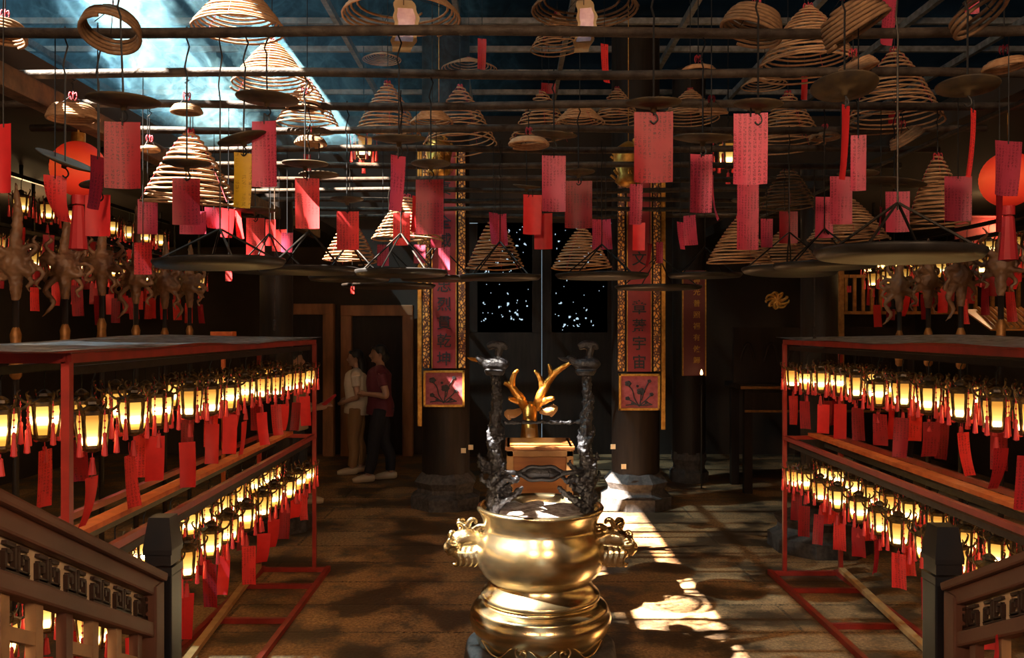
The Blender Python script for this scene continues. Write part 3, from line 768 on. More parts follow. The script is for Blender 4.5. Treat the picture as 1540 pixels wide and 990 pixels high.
TG = [ # px, y0, y1, w, depth, label, paper, rz, curl, twist
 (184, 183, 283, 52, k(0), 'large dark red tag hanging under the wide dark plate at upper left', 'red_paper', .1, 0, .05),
 (397, 182, 281, 38, k(1), 'mauve pink written tag under the rusty lit plate', 'crimson_paper', -.15, .02, .1),
 (280, 268, 338, 41, k(1), 'crimson tag in front of the big sunlit coil', 'red_paper', .05, 0, 0),
 (366, 230, 313, 24, k(1), 'yellow tag with dark marks beside the big sunlit coil', 'yellow_paper', .5, .06, .3),
 (462, 268, 344, 35, k(2), 'tag bleached white by the sun under the plate with red lit underside', 'scarlet_paper', .2, .03, -.15),
 (599, 234, 318, 20, k(1), 'long narrow pink tag under the dark thick plate', 'crimson_paper', .75, .08, .2),
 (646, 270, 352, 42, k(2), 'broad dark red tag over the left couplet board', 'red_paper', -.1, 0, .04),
 (523, 318, 376, 33, k(3), 'tag half white half red in front of the left cone coil', 'scarlet_paper', .05, .02, .05),
 (83, 264, 337, 26, k(1), 'curled salmon tag before the red lantern', 'scarlet_paper', .6, -.22, .9),
 (147, 235, 316, 10, k(1) - .1, 'thin tag seen edge on beside the red lantern', 'red_paper', 1.25, .10, .2),
 (147, 293, 355, 38, k(1), 'bright plain red square tag below the red lantern', 'plain_red_paper', 0, .0, .0),
 (384, 328, 398, 26, k(4), 'scarlet tag under the small dark plate left of the white tag', 'scarlet_paper', .2, .04, .1),
 (801, 293, 353, 28, k(4), 'slanted pink tag left of the long tag at centre', 'plain_red_paper', .2, .05, .1),
 (833, 234, 318, 36, k(2), 'long finely written tag on the blue wire at centre', 'crimson_paper', .1, .0, .05),
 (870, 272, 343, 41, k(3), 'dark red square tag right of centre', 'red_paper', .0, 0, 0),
 (817, 321, 375, 27, k(4) + .1, 'vivid red tag lowest at centre', 'plain_red_paper', -.2, .03, 0),
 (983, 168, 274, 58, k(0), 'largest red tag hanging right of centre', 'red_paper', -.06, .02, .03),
 (898, 330, 376, 15, k(5) - .1, 'pale pink tag left of the pair over the tray right of centre', 'crimson_paper', .4, .05, .2),
 (911, 330, 376, 14, k(5) - .1, 'darker pink tag right of the pair over the tray right of centre', 'crimson_paper', -.7, .1, .2),
 (957, 277, 338, 20, k(3), 'written pink tag in front of the right couplet board', 'crimson_paper', .2, .05, .15),
 (961, 335, 377, 19, k(4), 'plain salmon tag just below the written one on the right board', 'plain_red_paper', .1, .05, 0),
 (1055, 232, 320, 34, k(1), 'long curled tag right of the largest red tag', 'crimson_paper', .1, .03, .05),
 (1070, 262, 334, 10, k(1) + .08, 'curled tag edge behind the long curled tag', 'crimson_paper', 1.0, -.15, .4),
 (1129, 170, 277, 50, k(0), 'big pink tag at right with a round stamp', 'crimson_paper', -.12, .03, .05),
 (1125, 277, 376, 33, k(3), 'long red tag hanging below the big pink one', 'crimson_paper', .05, .02, .0),
 (1153, 329, 372, 19, k(4), 'small pink tag right of the long red tag', 'crimson_paper', .1, 0, .1),
 (1272, 158, 270, 18, k(0), 'long narrow pink tag under the ochre plate', 'plain_red_paper', .7, .05, .15),
 (1291, 203, 287, 22, k(0) + .3, 'mauve pink tag touching the long narrow one', 'crimson_paper', -.2, .02, .05),
 (1265, 265, 337, 33, k(2), 'diagonally shaded red tag in front of the wide coil', 'crimson_paper', -.05, .0, .05),
 (1240, 296, 358, 28, k(3), 'shaded tag with a bright lower edge left of the wide coil', 'crimson_paper', .1, .03, .0),
 (1186, 318, 366, 28, k(5) - .08, 'dark red tag at the tip of the right tray', 'red_paper', .0, 0, 0),
 (1350, 288, 349, 35, k(3) - .2, 'tag cut by a diagonal shadow right of the wide coil', 'crimson_paper', -.1, 0, .05),
 (1325, 311, 353, 10, k(3), 'thin pink tag edge beside the shadow cut tag', 'crimson_paper', 1.0, .05, .2),
 (1441, 265, 332, 40, k(2), 'red tag half in shade before the tall dim coil at far right', 'crimson_paper', -.08, .0, .05),
 (1464, 164, 266, 19, k(0), 'long orange red tag near the right edge', 'scarlet_paper', .8, .06, .1),
 (1517, 212, 294, 48, k(1), 'wide pink tag near the right edge', 'crimson_paper', .25, .05, .15),
 (1503, 290, 349, 15, k(2), 'narrow dark tag below the wide pink tag', 'red_paper', .5, .02, .1),
 (1023, 334, 376, 13, k(5) - .1, 'curled pink tag, left one of two beside the right board', 'crimson_paper', .8, -.10, .2),
 (1037, 324, 370, 15, k(5) - .1, 'leaning pink tag, right one of two beside the right board', 'crimson_paper', -.8, .15, .2),
 (992, 364, 396, 11, k(6), 'whitish tag over the tray before the right board', 'crimson_paper', .2, .02, 0),
 (977, 366, 402, 9, k(6), 'dark curled tag over the tray before the right board', 'red_paper', 1.0, .12, .2),
 (215, 365, 413, 27, k(2), 'lone red written tag under the left tray', 'scarlet_paper', -.05, .0, .0),
 (222, 300, 352, 29, k(3), 'pink written tag left of the crimson tag', 'crimson_paper', .1, 0, 0),
 (290, 318, 352, 40, k(3) + .2, 'striped pink tag peeping out below the crimson tag', 'crimson_paper', .0, 0, 0),
 (322, 312, 346, 26, k(4), 'pale slanted tag right of the crimson tag', 'crimson_paper', .3, -.2, .5),
 (343, 314, 358, 15, k(4), 'salmon curled tag left of the scarlet one', 'plain_red_paper', .8, .1, .2),
 (358, 314, 360, 12, k(4), 'orange curled tag touching the salmon curled one', 'scarlet_paper', -.8, .1, .2),
 (407, 330, 370, 14, k(5), 'pale salmon tag over the left tray rods', 'scarlet_paper', .3, .05, 0),
 (604, 320, 369, 26, k(3), 'bright red written tag at the tip of the tray left of centre', 'scarlet_paper', .0, 0, 0),
 (626, 295, 350, 10, k(3), 'pink curled tag edge left of the dark red tag', 'plain_red_paper', 1.0, .1, .2),
 (656, 340, 373, 16, k(4), 'pale pink tag below the broad dark red tag', 'crimson_paper', .3, .03, 0),
 (668, 372, 406, 17, k(5), 'pale tag hanging over the rim of the tray by the left board', 'crimson_paper', .0, 0, .1),
 (576, 368, 400, 17, k(5), 'pale tag low at the left of the tray tip', 'crimson_paper', .2, 0, 0),
 (631, 368, 396, 18, k(5), 'pale tag low at the right of the tray tip', 'crimson_paper', -.2, 0, 0),
 (742, 320, 368, 13, k(5) - .15, 'red leaf of the folded tag over the tray left of the antlers', 'crimson_paper', .9, -.05, .2),
 (755, 322, 370, 13, k(5) - .15, 'pink leaf of the folded tag over the tray left of the antlers', 'crimson_paper', -.8, .05, .2),
 (420, 345, 378, 22, k(6), 'orange tag behind the white sunlit tag', 'scarlet_paper', .0, 0, 0),
 (432, 350, 380, 16, k(5), 'small white lit tag behind the tray rods at left', 'crimson_paper', .4, .1, .2),
 (344, 404, 423, 10, k(3), 'small red tag below the left tray', 'scarlet_paper', 0, 0, 0),
 (530, 431, 442, 6, k(6), 'tiny red tag under the trays left of the board', 'scarlet_paper', 0, 0, 0),
 (1277, 430, 440, 7, k(6), 'tiny pink tag under the right tray', 'scarlet_paper', 0, 0, 0),
 (725, 58, 104, 13, 6.3, 'narrow red strip high under the roof left of centre', 'scarlet_paper', .3, .05, .2),
 (909, 66, 126, 12, 5.2, 'bright red narrow strip high behind the right cream paper', 'scarlet_paper', .5, -.08, .2),
 (1338, -10, 66, 28, 3.6, 'pink strip at the top edge on the right', 'crimson_paper', .4, .08, .2),
 (1462, -20, 20, 22, 3.6, 'mauve strip inside the loose rings at the top right', 'crimson_paper', 0, 0, 0),
 (1210, 114, 150, 10, 4.9, 'short red strip hanging below the largest coil', 'plain_red_paper', .2, .05, 0),
 (1342, 165, 196, 14, 5.7, 'striped red scrap hanging inside the tall tan coil', 'red_paper', .4, .05, 0),
 (825, 125, 140, 22, 6.8, 'dark red scrap over the dim tan coil at centre', 'red_paper', .2, .1, 0),
 (5, 186, 290, 26, k(0), 'red tag cut by the left picture edge', 'plain_red_paper', -.2, .0, .0),
 (462, 232, 258, 10, 5.4, 'short salmon strip under the cream coil cap', 'scarlet_paper', .2, 0, 0),
]
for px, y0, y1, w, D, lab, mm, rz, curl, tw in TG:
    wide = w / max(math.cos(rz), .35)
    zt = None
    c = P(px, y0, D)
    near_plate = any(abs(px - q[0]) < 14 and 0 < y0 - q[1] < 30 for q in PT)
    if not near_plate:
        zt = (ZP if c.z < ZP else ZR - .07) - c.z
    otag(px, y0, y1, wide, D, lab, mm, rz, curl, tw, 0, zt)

# cream edged papers hung over the front pipe
for px, w, lab, rz in ((607, 38, 'cream edged wavy paper hanging over the first pipe left of centre', .15), (878, 30, 'cream edged wavy paper hanging over the first pipe right of centre', -.2)):
    D = 3.42; c = P(px, 0, D); w_, h_ = U(w, D), U(80, D)
    bm = B(); n_ = 20; L_, R_ = [], []
    for i in range(n_ + 1):
        v = i / n_; e = .5 * w_ * (1 - .35 * (2 * abs(v - .5)) ** 4) + .004 * math.sin(v * 26); sh = .012 * math.sin(v * 4)
        y = .012 * math.sin(v * 5)
        L_.append((-e + sh, y, -h_ * v)); R_.append((e + sh, y, -h_ * v))
    vl = [bm.verts.new(p) for p in L_]; vr = [bm.verts.new(p) for p in R_]
    for i in range(n_): bm.faces.new((vl[i], vl[i + 1], vr[i + 1], vr[i]))
    bmesh.ops.solidify(bm, geom=bm.faces[:], thickness=.004)
    o = obj('offering_paper', bm, M['cream_paper'], None, True, loc=c, rot=(0, 0, rz)); tag(o, lab, 'paper')
    bm = B(); i0, i1 = 3, 17
    vl = [bm.verts.new((L_[i][0] * .7 + R_[i][0] * .3 * 0 + .3 * (L_[i][0] + R_[i][0]) / 2, L_[i][1] - .006, L_[i][2])) for i in range(i0, i1)]
    vr = [bm.verts.new((R_[i][0] * .7 + .3 * (L_[i][0] + R_[i][0]) / 2, R_[i][1] - .006, R_[i][2])) for i in range(i0, i1)]
    for i in range(len(vl) - 1): bm.faces.new((vl[i], vl[i + 1], vr[i + 1], vr[i]))
    obj('pink_centre', bm, M['pink_paper'], o)['label'] = 'faded pink middle'
    bm = B(); tube(bm, [(0, .0, -.02), (0, 0, .0), (0, 0, ZR - .07 - c.z)], .002, 4); obj('hanging_wire', bm, M['wire'], o)

# ------------------------------------------------------------------ wide drip trays hung on rods
def tray(px, py, wpx, D, ap, label, rzt=0., ty=0., hang=True):
    R = U(wpx, D) / 2; c = P(px, py, D)
    t = thing('drip_tray', label, 'tray', c, rzt)
    bm = B(); lathe(bm, [(0, 0), (R * .92, .0), (R * .97, .018), (R, .020), (R * 1.005, .012), (R * .95, -.006), (R * .5, -.008), (0, -.008)], 44)
    obj('dish', bm, M['tray'], t, True, rot=(0, ty, 0))
    h = U(py - ap, D)
    for j in range(4):
        a = j * PI / 2 + .5
        bm = B(); tube(bm, [(R * .93 * math.cos(a), R * .93 * math.sin(a), .016 - math.sin(ty) * R * math.cos(a)), (.004 * math.cos(a), .004 * math.sin(a), h)], .0045, 5)
        obj('strut', bm, M['black_iron'], t)
    bm = B(); tube(bm, wavy_wire((0, 0, h - .02), (0, 0, ZP + .02 - c.z), .008), .003, 5); obj('hanging_rod', bm, M['black_iron'], t)
    return t
tray(331, 399, 192, k(1), 345, 'wide black tray at left above the rack', 0, -.03)
tray(465, 409, 150, k(3), 348, 'black tray below the white sunlit tag', .4)
tray(405, 409, 116, k(4) - .25, 352, 'black tray behind the wide left tray', .9)
tray(603, 413, 138, k(3) - .2, 352, 'black tray with sunlit rim left of the couplet board', .2)
tray(526, 421, 122, 5.05, 365, 'tray under the half white tag', .6)
tray(585, 432, 140, k(7), 375, 'tray lowest and farthest back left of the board', .1)
tray(658, 421, 112, 5.75, 366, 'tray just before the left couplet board', .8)
tray(752, 419, 124, 5.3, 364, 'dark tray holding the pink tinged coil at centre', .3)
tray(905, 417, 140, 5.3, 368, 'dark tray holding the coil right of centre', .1)
tray(990, 434, 130, k(7), 385, 'tray hanging before the right couplet board', .5)
tray(1060, 416, 110, k(6), 372, 'small tray between the board and the right coils', .2)
tray(1187, 410, 140, k(4), 350, 'black tray with bright rods at right', .7, .05)
tray(1350, 386, 240, k(0) - .2, 306, 'widest black tray at far right in deep shade', .3, .03)
tray(1240, 402, 150, k(3), 345, 'dark tray half hidden behind the widest tray', .1)
# gilt hanging ornaments
for px, py, D, lab in ((660, 205, 6.9, 'gilt filigree ornament hanging above the left couplet board'), (945, 212, 6.2, 'gilt filigree ornament left of the largest red tag')):
    c = P(px, py, D); bm = B(); rnd = random.Random(int(px))
    lathe(bm, [(0, 0), (.03, -.01), (.09, -.05), (.11, -.12), (.08, -.26), (.10, -.30), (.05, -.33), (0, -.33)], 10)
    for j in range(22):
        a, z = rnd.uniform(0, 6.3), rnd.uniform(-.3, -.04); q = Vector((.10 * math.cos(a), .10 * math.sin(a), z)); q2 = q * 1.1; q2.z = z
        tube(bm, smooth_pts([q * .95, q2 + Vector((0, 0, .03)), q2 + Vector((.02 * math.cos(a * 3), 0, .04)), q2 + Vector((.02, 0, .01))], 3), .008, 5)
    tube(bm, [(0, 0, -.02), (0, 0, ZR - .07 - c.z)], .004, 4)
    tag(obj('gilt_ornament', bm, M['gold'], None, True, loc=c), lab, 'ornament')
# ------------------------------------------------------------------ bronze censer
CX, CY = .17, 4.6
bm = B(); lathe(bm, [(0, 0), (.41, 0), (.415, .05), (.405, .12), (.40, .155), (.385, .168), (0, .168)], 56, (CX, CY, 0))
tag(obj('stone_pedestal', bm, M['dark_stone'], None, True), 'round grey stone drum pedestal under the brass censer', 'pedestal')
t = thing('incense_burner', 'big polished brass incense burner with beast handles, full of ash', 'incense burner', (CX, CY, .168))
z0 = .168
def zz(pr): return [(r, z - z0) for r, z in pr]
bm = B()
lathe(bm, zz([(0, .17), (.30, .168), (.335, .172), (.345, .20), (.355, .235), (.372, .265), (.381, .30), (.376, .335), (.362, .352), (.365, .362), (.352, .376), (.318, .392), (.300, .402),
              (.305, .408), (.318, .412), (.322, .424), (.316, .440), (.300, .452), (.288, .468), (.272, .490), (.268, .506)]), 72)
obj('base', bm, M['brass'], t, True)
bm = B()
pr = [(.245, .500), (.27, .506), (.305, .535), (.335, .58), (.348, .64), (.345, .69), (.328, .74), (.308, .778), (.303, .80), (.310, .83), (.325, .862), (.338, .880), (.342, .892), (.336, .902), (.322, .903), (.312, .89), (.300, .86), (.29, .83), (.292, .80)]
lathe(bm, zz(pr), 72)
obj('bowl', bm, M['brass'], t, True)
bm = B(); n_ = 40
rings = []
for j in range(10):
    r = .3045 * j / 9
    rings.append([bm.verts.new((r * math.cos(2 * PI * i / n_), r * math.sin(2 * PI * i / n_), (.872) - z0 + .022 * noise.fractal(Vector((r * math.cos(2 * PI * i / n_) * 9, r * math.sin(2 * PI * i / n_) * 9, 1)), 1, 2, 3) - .015 * (r / .3) ** 2)) for i in range(n_)])
for a, b in zip(rings, rings[1:]):
    for i in range(n_): bm.faces.new((a[i], a[(i + 1) % n_], b[(i + 1) % n_], b[i]))
bmesh.ops.remove_doubles(bm, verts=bm.verts[:], dist=1e-5)
o = obj('ash', bm, M['ash'], t, True); o['kind'] = 'stuff'
def scroll(bm, c, r, a0, s, n_=26, rad=.006, R=.35):
    pts = []
    for i in range(n_ + 1):
        u = i / n_; a = a0 + s * u * 4.2 * PI / 1.6; q = r * (1 - .85 * u)
        x = c[0] + q * math.cos(a); z = c[1] + q * math.sin(a)
        pts.append((x, -math.sqrt(max(R * R - x * x, .001)), z))
    tube(bm, pts, rad, 6)
bm = B()
for sx in (-1, 1):
    scroll(bm, (sx * .105, .225 - z0), .038, PI / 2 if sx > 0 else PI / 2, -sx, rad=.006, R=.362)
    pts = [(sx * x, -math.sqrt(.355 ** 2 - x * x) - .004, z - z0) for x, z in ((.105, .263), (.155, .245), (.19, .21), (.22, .185), (.26, .19), (.29, .215), (.31, .235))]
    tube(bm, smooth_pts(pts, 4), .005, 6)
tube(bm, smooth_pts([(x, -math.sqrt(.350 ** 2 - x * x) - .006, z - z0) for x, z in ((-.105, .263), (-.055, .235), (0, .195), (.055, .235), (.105, .263))], 4), .005, 6)
obj('scroll_ornament', bm, M['brass'], t, True)
for sx, nm in ((-1, 'handle'), (1, 'handle')):
    bm = B()                                         # a curly beast whose head looks outward
    f = lambda x, y, z: (sx * x, y, z - z0)
    taper(bm, [f(.30, 0, .70), f(.36, -.01, .73), f(.40, -.02, .735), f(.435, -.03, .72)], (.05, .055, .055, .045), 10)
    taper(bm, [f(.42, -.03, .735), f(.46, -.04, .71), f(.495, -.05, .685), f(.515, -.05, .68)], (.045, .036, .03, .02), 8)
    taper(bm, [f(.43, -.03, .70), f(.46, -.045, .665), f(.50, -.05, .655)], (.03, .024, .016), 8)
    for q in range(9):
        a = q * .75
        c0 = Vector(f(.385 + .055 * math.cos(a), -.03 + .035 * math.sin(q * 2.1), .72 + .075 * math.sin(a)))
        d = Vector((sx * math.cos(a), -.25, math.sin(a)))
        e = Vector((-sx * math.sin(a), 0, math.cos(a)))
        taper(bm, [c0, c0 + d * .03 + e * .01, c0 + d * .045 + e * .03, c0 + d * .03 + e * .048, c0 + d * .015 + e * .04], (.018, .016, .013, .011, .007), 7)
    for q in range(4):
        x = .33 + .03 * q
        taper(bm, [f(x, -.03, .70), f(x + .02, -.06, .66), f(x + .01, -.065, .615), f(x + .03, -.06, .59), f(x + .045, -.055, .605)], (.02, .02, .017, .012, .007), 7)
    for dy in (-.04, .03):
        taper(bm, [f(.40, dy, .76), f(.41, dy, .80), f(.435, dy, .815), f(.45, dy, .80)], (.018, .014, .011, .006), 7)
        ball(bm, f(.45, dy * .9 - .02, .735), .014, 8, 6)
    me = fused(bm, .0065, 2); obj(nm, me, M['brass'], t, True)
    # a small tail ring curling back to the bowl
# ------------------------------------------------------------------ sooty iron stand in the censer
t = thing('offering_stand', 'soot black iron stand with two gnarled branch posts rising from the censer ash', 'stand', (CX, CY, .80))
def post(sx):
    bm = B(); x = sx * .245
    rnd = random.Random(5 + sx)
    taper(bm, [(x, 0, -.0), (x + .01 * sx, 0, .12), (x + .012, .01, .28), (x - .008, 0, .45), (x + .01, -.01, .62), (x + .004, 0, .80)], (.032, .038, .040, .036, .028, .024), 10)
    for q in range(46):                              # dragon scales and bark coiling round the post
        u = q / 45; a = u * 19; z = .14 + .54 * u; r = .036 - .012 * u
        c = Vector((x + .01 + r * math.cos(a), r * math.sin(a), z))
        ball(bm, c, (.017 + .008 * rnd.random()) * (1.15 - .5 * u), 7, 5)
    for q in range(7):
        a = rnd.uniform(0, 6); z = .10 + .035 * q; c = Vector((x, 0, z)); d = Vector((math.cos(a), math.sin(a) * .6, .3))
        taper(bm, [c, c + d * .05, c + d * .085 + Vector((0, 0, .02)), c + d * .085 + Vector((0, 0, .045))], (.022, .018, .013, .007), 6)
    if True:
        taper(bm, [(x, -.02, .19), (x - sx * .06, -.03, .25), (x - sx * .10, -.03, .235), (x - sx * .13, -.03, .26)], (.024, .02, .018, .012), 7)
        taper(bm, [(x, -.02, .09), (x - sx * .05, -.04, .13), (x - sx * .10, -.04, .16), (x - sx * .15, -.03, .205)], (.024, .02, .018, .012), 7)
    return fused(bm, .0055, 1, .010, 55)
for sx in (-1, 1):
    obj('branch_post', post(sx), M['soot'], t, True)
    bm = B(); x = sx * .245; s = -1
    lathe(bm, [(0, .80), (.045, .80), (.055, .815), (.045, .825), (0, .825)], 14, (x, 0, 0))
    taper(bm, [(x + .05, 0, .835), (x + .03, 0, .85), (x - .02, 0, .852), (x - .045, 0, .86)], (.018, .032, .03, .02), 10)   # body
    taper(bm, [(x + .02, 0, .855), (x + .015, 0, .89), (x + .02, 0, .92), (x + .0, 0, .935), (x - .03, 0, .925)], (.024, .016, .016, .02, .014), 9)   # raised wing and tail
    taper(bm, [(x + .0, 0, .932), (x + .035, 0, .935), (x + .05, 0, .915)], (.018, .015, .007), 8)
    taper(bm, [(x - .04, 0, .86), (x - .065, 0, .872), (x - .075, 0, .868)], (.018, .020, .012), 9)
    for fy in (-.012, .012): tube(bm, [(x - .005, fy, .845), (x - .01, fy, .82)], .006, 5)
    bmesh.ops.transform(bm, matrix=Matrix.Translation((x, 0, .815)) @ Matrix.Diagonal((1.3, 1.3, 1.25, 1)) @ Matrix.Translation((-x, 0, -.815)), verts=bm.verts[29:])
    b = obj('bird', fused(bm, .005, 2), M['soot'], t, True)
    bm = B(); taper(bm, [(x - .092, 0, .882), (x - .125, 0, .888), (x - .148, 0, .896)], (.013, .010, .002), 7)
    obj('beak', bm, M['gold'] if sx < 0 else M['soot'], b)
bm = B(); bar(bm, (-.20, 0, .545), (.26, 0, .548), .02, .016)
for q in range(9): ball(bm, (-.19 + .05 * q, 0, .548), (.016, .016, .013), 7, 5)
obj('upper_bar', fused(bm, .006, 1, .006, 40), M['soot'], t, True)
bm = B()                                             # scalloped plate on the lower bar
pts_o = []
bar(bm, (-.235, -.02, .285), (-.10, -.02, .275), .026, .022); bar(bm, (.11, -.02, .275), (.235, -.02, .285), .026, .022)
ring_p = [Vector((.005 + .115 * math.cos(a) * (1 + .05 * math.cos(6 * a)), -.02, .276 + .036 * math.sin(a) * (1 + .12 * math.cos(6 * a)))) for a in [2 * PI * i / 40 for i in range(40)]]
tube(bm, ring_p, .009, 7, closed=True)
tube(bm, [p + Vector((0, .008, -.006)) for p in ring_p], .008, 7, closed=True)
lathe(bm, [(0, -.004), (.098, -.004), (.098, .004), (0, .004)], 20, (0, 0, 0))
bmesh.ops.transform(bm, matrix=Matrix.Translation((.005, -.016, .276)) @ Matrix.Diagonal((1.1, 1, .3, 1)) @ Matrix.Rotation(PI / 2, 4, 'X'), verts=bm.verts[-(20 * 2 + 2):])
obj('lower_bar', bm, M['soot'], t, True)

# ------------------------------------------------------------------ wooden box, stag
p0, p1 = P(762, 672, 5.62), P(862, 672, 5.62)
bx0, bx1, bz1 = p0.x, p1.x, p0.z
t = thing('wooden_box', 'varnished wooden box with a sunk front panel standing behind the censer', 'box', ((bx0 + bx1) / 2, 5.62, 0))
w = bx1 - bx0; h0 = .58; dpt = .46
bm = B()
for c, s in (((0, dpt / 2, bz1 - .012), (w + .02, dpt + .02, .024)), ((0, dpt / 2, h0 + .012), (w, dpt, .024)), ((-w / 2 + .012, dpt / 2, (h0 + bz1) / 2), (.024, dpt, bz1 - h0)), ((w / 2 - .012, dpt / 2, (h0 + bz1) / 2), (.024, dpt, bz1 - h0)), ((0, dpt - .01, (h0 + bz1) / 2), (w, .02, bz1 - h0))):
    box(bm, c, s, bevel=.003)
obj('case', bm, M['boxwood'], t)
bm = B()
for c, s in (((-w / 2 + .022, 0, (h0 + bz1) / 2 - .012), (.044, .02, bz1 - h0 - .024)), ((w / 2 - .022, 0, (h0 + bz1) / 2 - .012), (.044, .02, bz1 - h0 - .024)), ((0, 0, bz1 - .045), (w, .02, .04)), ((0, 0, h0 + .03), (w, .02, .05))):
    box(bm, c, s, bevel=.003)
obj('front_frame', bm, M['boxedge'], t)
bm = B(); box(bm, (0, .03, (h0 + bz1) / 2), (w - .06, .012, bz1 - h0 - .06)); obj('front_panel', bm, M['boxwood'], t)
tb = thing('side_table', 'dark low table carrying the wooden box behind the censer', 'table', ((bx0 + bx1) / 2, 5.85, 0))
bm = B(); box(bm, (0, 0, h0 - .025), (.56, .56, .048), bevel=.006); obj('table_top', bm, M['dark_wood'], tb)
for sx in (-1, 1):
    for sy in (-1, 1):
        bm = B(); bar(bm, (sx * .24, sy * .24, 0), (sx * .24, sy * .24, h0 - .04), .05); obj('leg', bm, M['dark_wood'], tb)
# stag of gilt bronze facing the eye
SX, SY = P(797, 600, 6.75).x, 6.75
SZ = .30
t = thing('stag_statue', 'gilt bronze stag with branching antlers behind the wooden box', 'statue', (SX, SY, SZ))
px2m = 6.75 / F
def q(px, py, y=0.): return ((px - 797) * px2m, y, CAMZ - (py - HY) * px2m - SZ)
bm = B()
taper(bm, [q(797, 662, -.20), q(797, 648, -.16), q(797, 632, -.08), q(797, 616, 0), q(797, 612, .05)], (.030, .038, .055, .062, .045), 12)   # head
taper(bm, [q(797, 625, .03), q(797, 660, .14), q(797, 700, .22), q(797, 735, .30)], (.055, .075, .10, .15), 12)                       # neck
taper(bm, [q(797, 735, .28), q(797, 738, .5), q(797, 742, .75), q(797, 738, .98), q(797, 735, 1.05)], (.15, .185, .18, .17, .09), 14)   # trunk
taper(bm, [q(797, 725, 1.05), q(797, 712, 1.11), q(797, 716, 1.16)], (.03, .028, .01), 8)
for sx in (-1, 1):
    gz = 0.0
    taper(bm, [(sx * .09, .32, .32), (sx * .095, .31, .20), (sx * .09, .34, .13), (sx * .09, .33, .03), (sx * .09, .30, .01)], (.06, .045, .03, .026, .03), 9)
    taper(bm, [(sx * .10, .93, .32), (sx * .11, .86, .22), (sx * .10, 1.0, .13), (sx * .10, .95, .03), (sx * .10, .92, .01)], (.085, .06, .032, .026, .03), 9)
obj('body', fused(bm, .012, 3), M['gold_bronze'], t, True)
bm = B(); taper(bm, [q(797, 668, -.22), q(797, 656, -.205), q(797, 645, -.15)], (.026, .042, .04), 12); obj('muzzle', bm, M['boxedge'], t, True)
for pts, nm in (([q(783, 618), q(772, 622, -.02), q(764, 622, -.03), q(767, 631, -.02)], 'ear'), ([q(812, 618), q(824, 618, -.02), q(833, 614, -.03), q(828, 626, -.02)], 'ear')):
    bm = B(); taper(bm, pts, (.022, .036, .034, .010), 10); obj(nm, bm, M['boxedge'], t, True)
def antler(pts, rs, tines):
    bm = B(); taper(bm, pts, rs, 10)
    for tp, tr in tines: taper(bm, tp, tr, 9)
    return fused(bm, .006, 2, .003, 30)
obj('antler', antler([q(790, 616), q(784, 602, -.02), q(775, 590, -.02), q(768, 580, -.02), q(758, 575, -.02)], (.036, .040, .034, .028, .020),
    [([q(770, 584, -.02), q(771, 570, -.03), q(775, 560, -.03), q(780, 556, -.03)], (.026, .024, .018, .010)), ([q(783, 604), q(772, 601, -.05), q(764, 598, -.08)], (.034, .024, .014))]), M['gold_bronze'], t, True)
obj('antler', antler([q(806, 616), q(811, 600, -.02), q(817, 586, -.02), q(826, 572, -.02), q(838, 558, -.02), q(862, 543, -.02)], (.038, .040, .036, .030, .026, .012),
    [([q(815, 586, -.02), q(814, 574, -.03), q(809, 563, -.03), q(803, 557, -.03)], (.026, .022, .018, .010)), ([q(829, 568, -.02), q(827, 556, -.03), q(825, 547, -.03)], (.024, .020, .011)), ([q(812, 606), q(824, 600, -.06), q(833, 597, -.09)], (.032, .024, .015))]), M['gold_bronze'], t, True)
bm = B(); box(bm, (SX, SY + .6, .15), (.5, 1.5, .30), bevel=.02); tag(obj('statue_plinth', bm, M['stone']), 'stone plinth under the gilt stag', 'plinth')

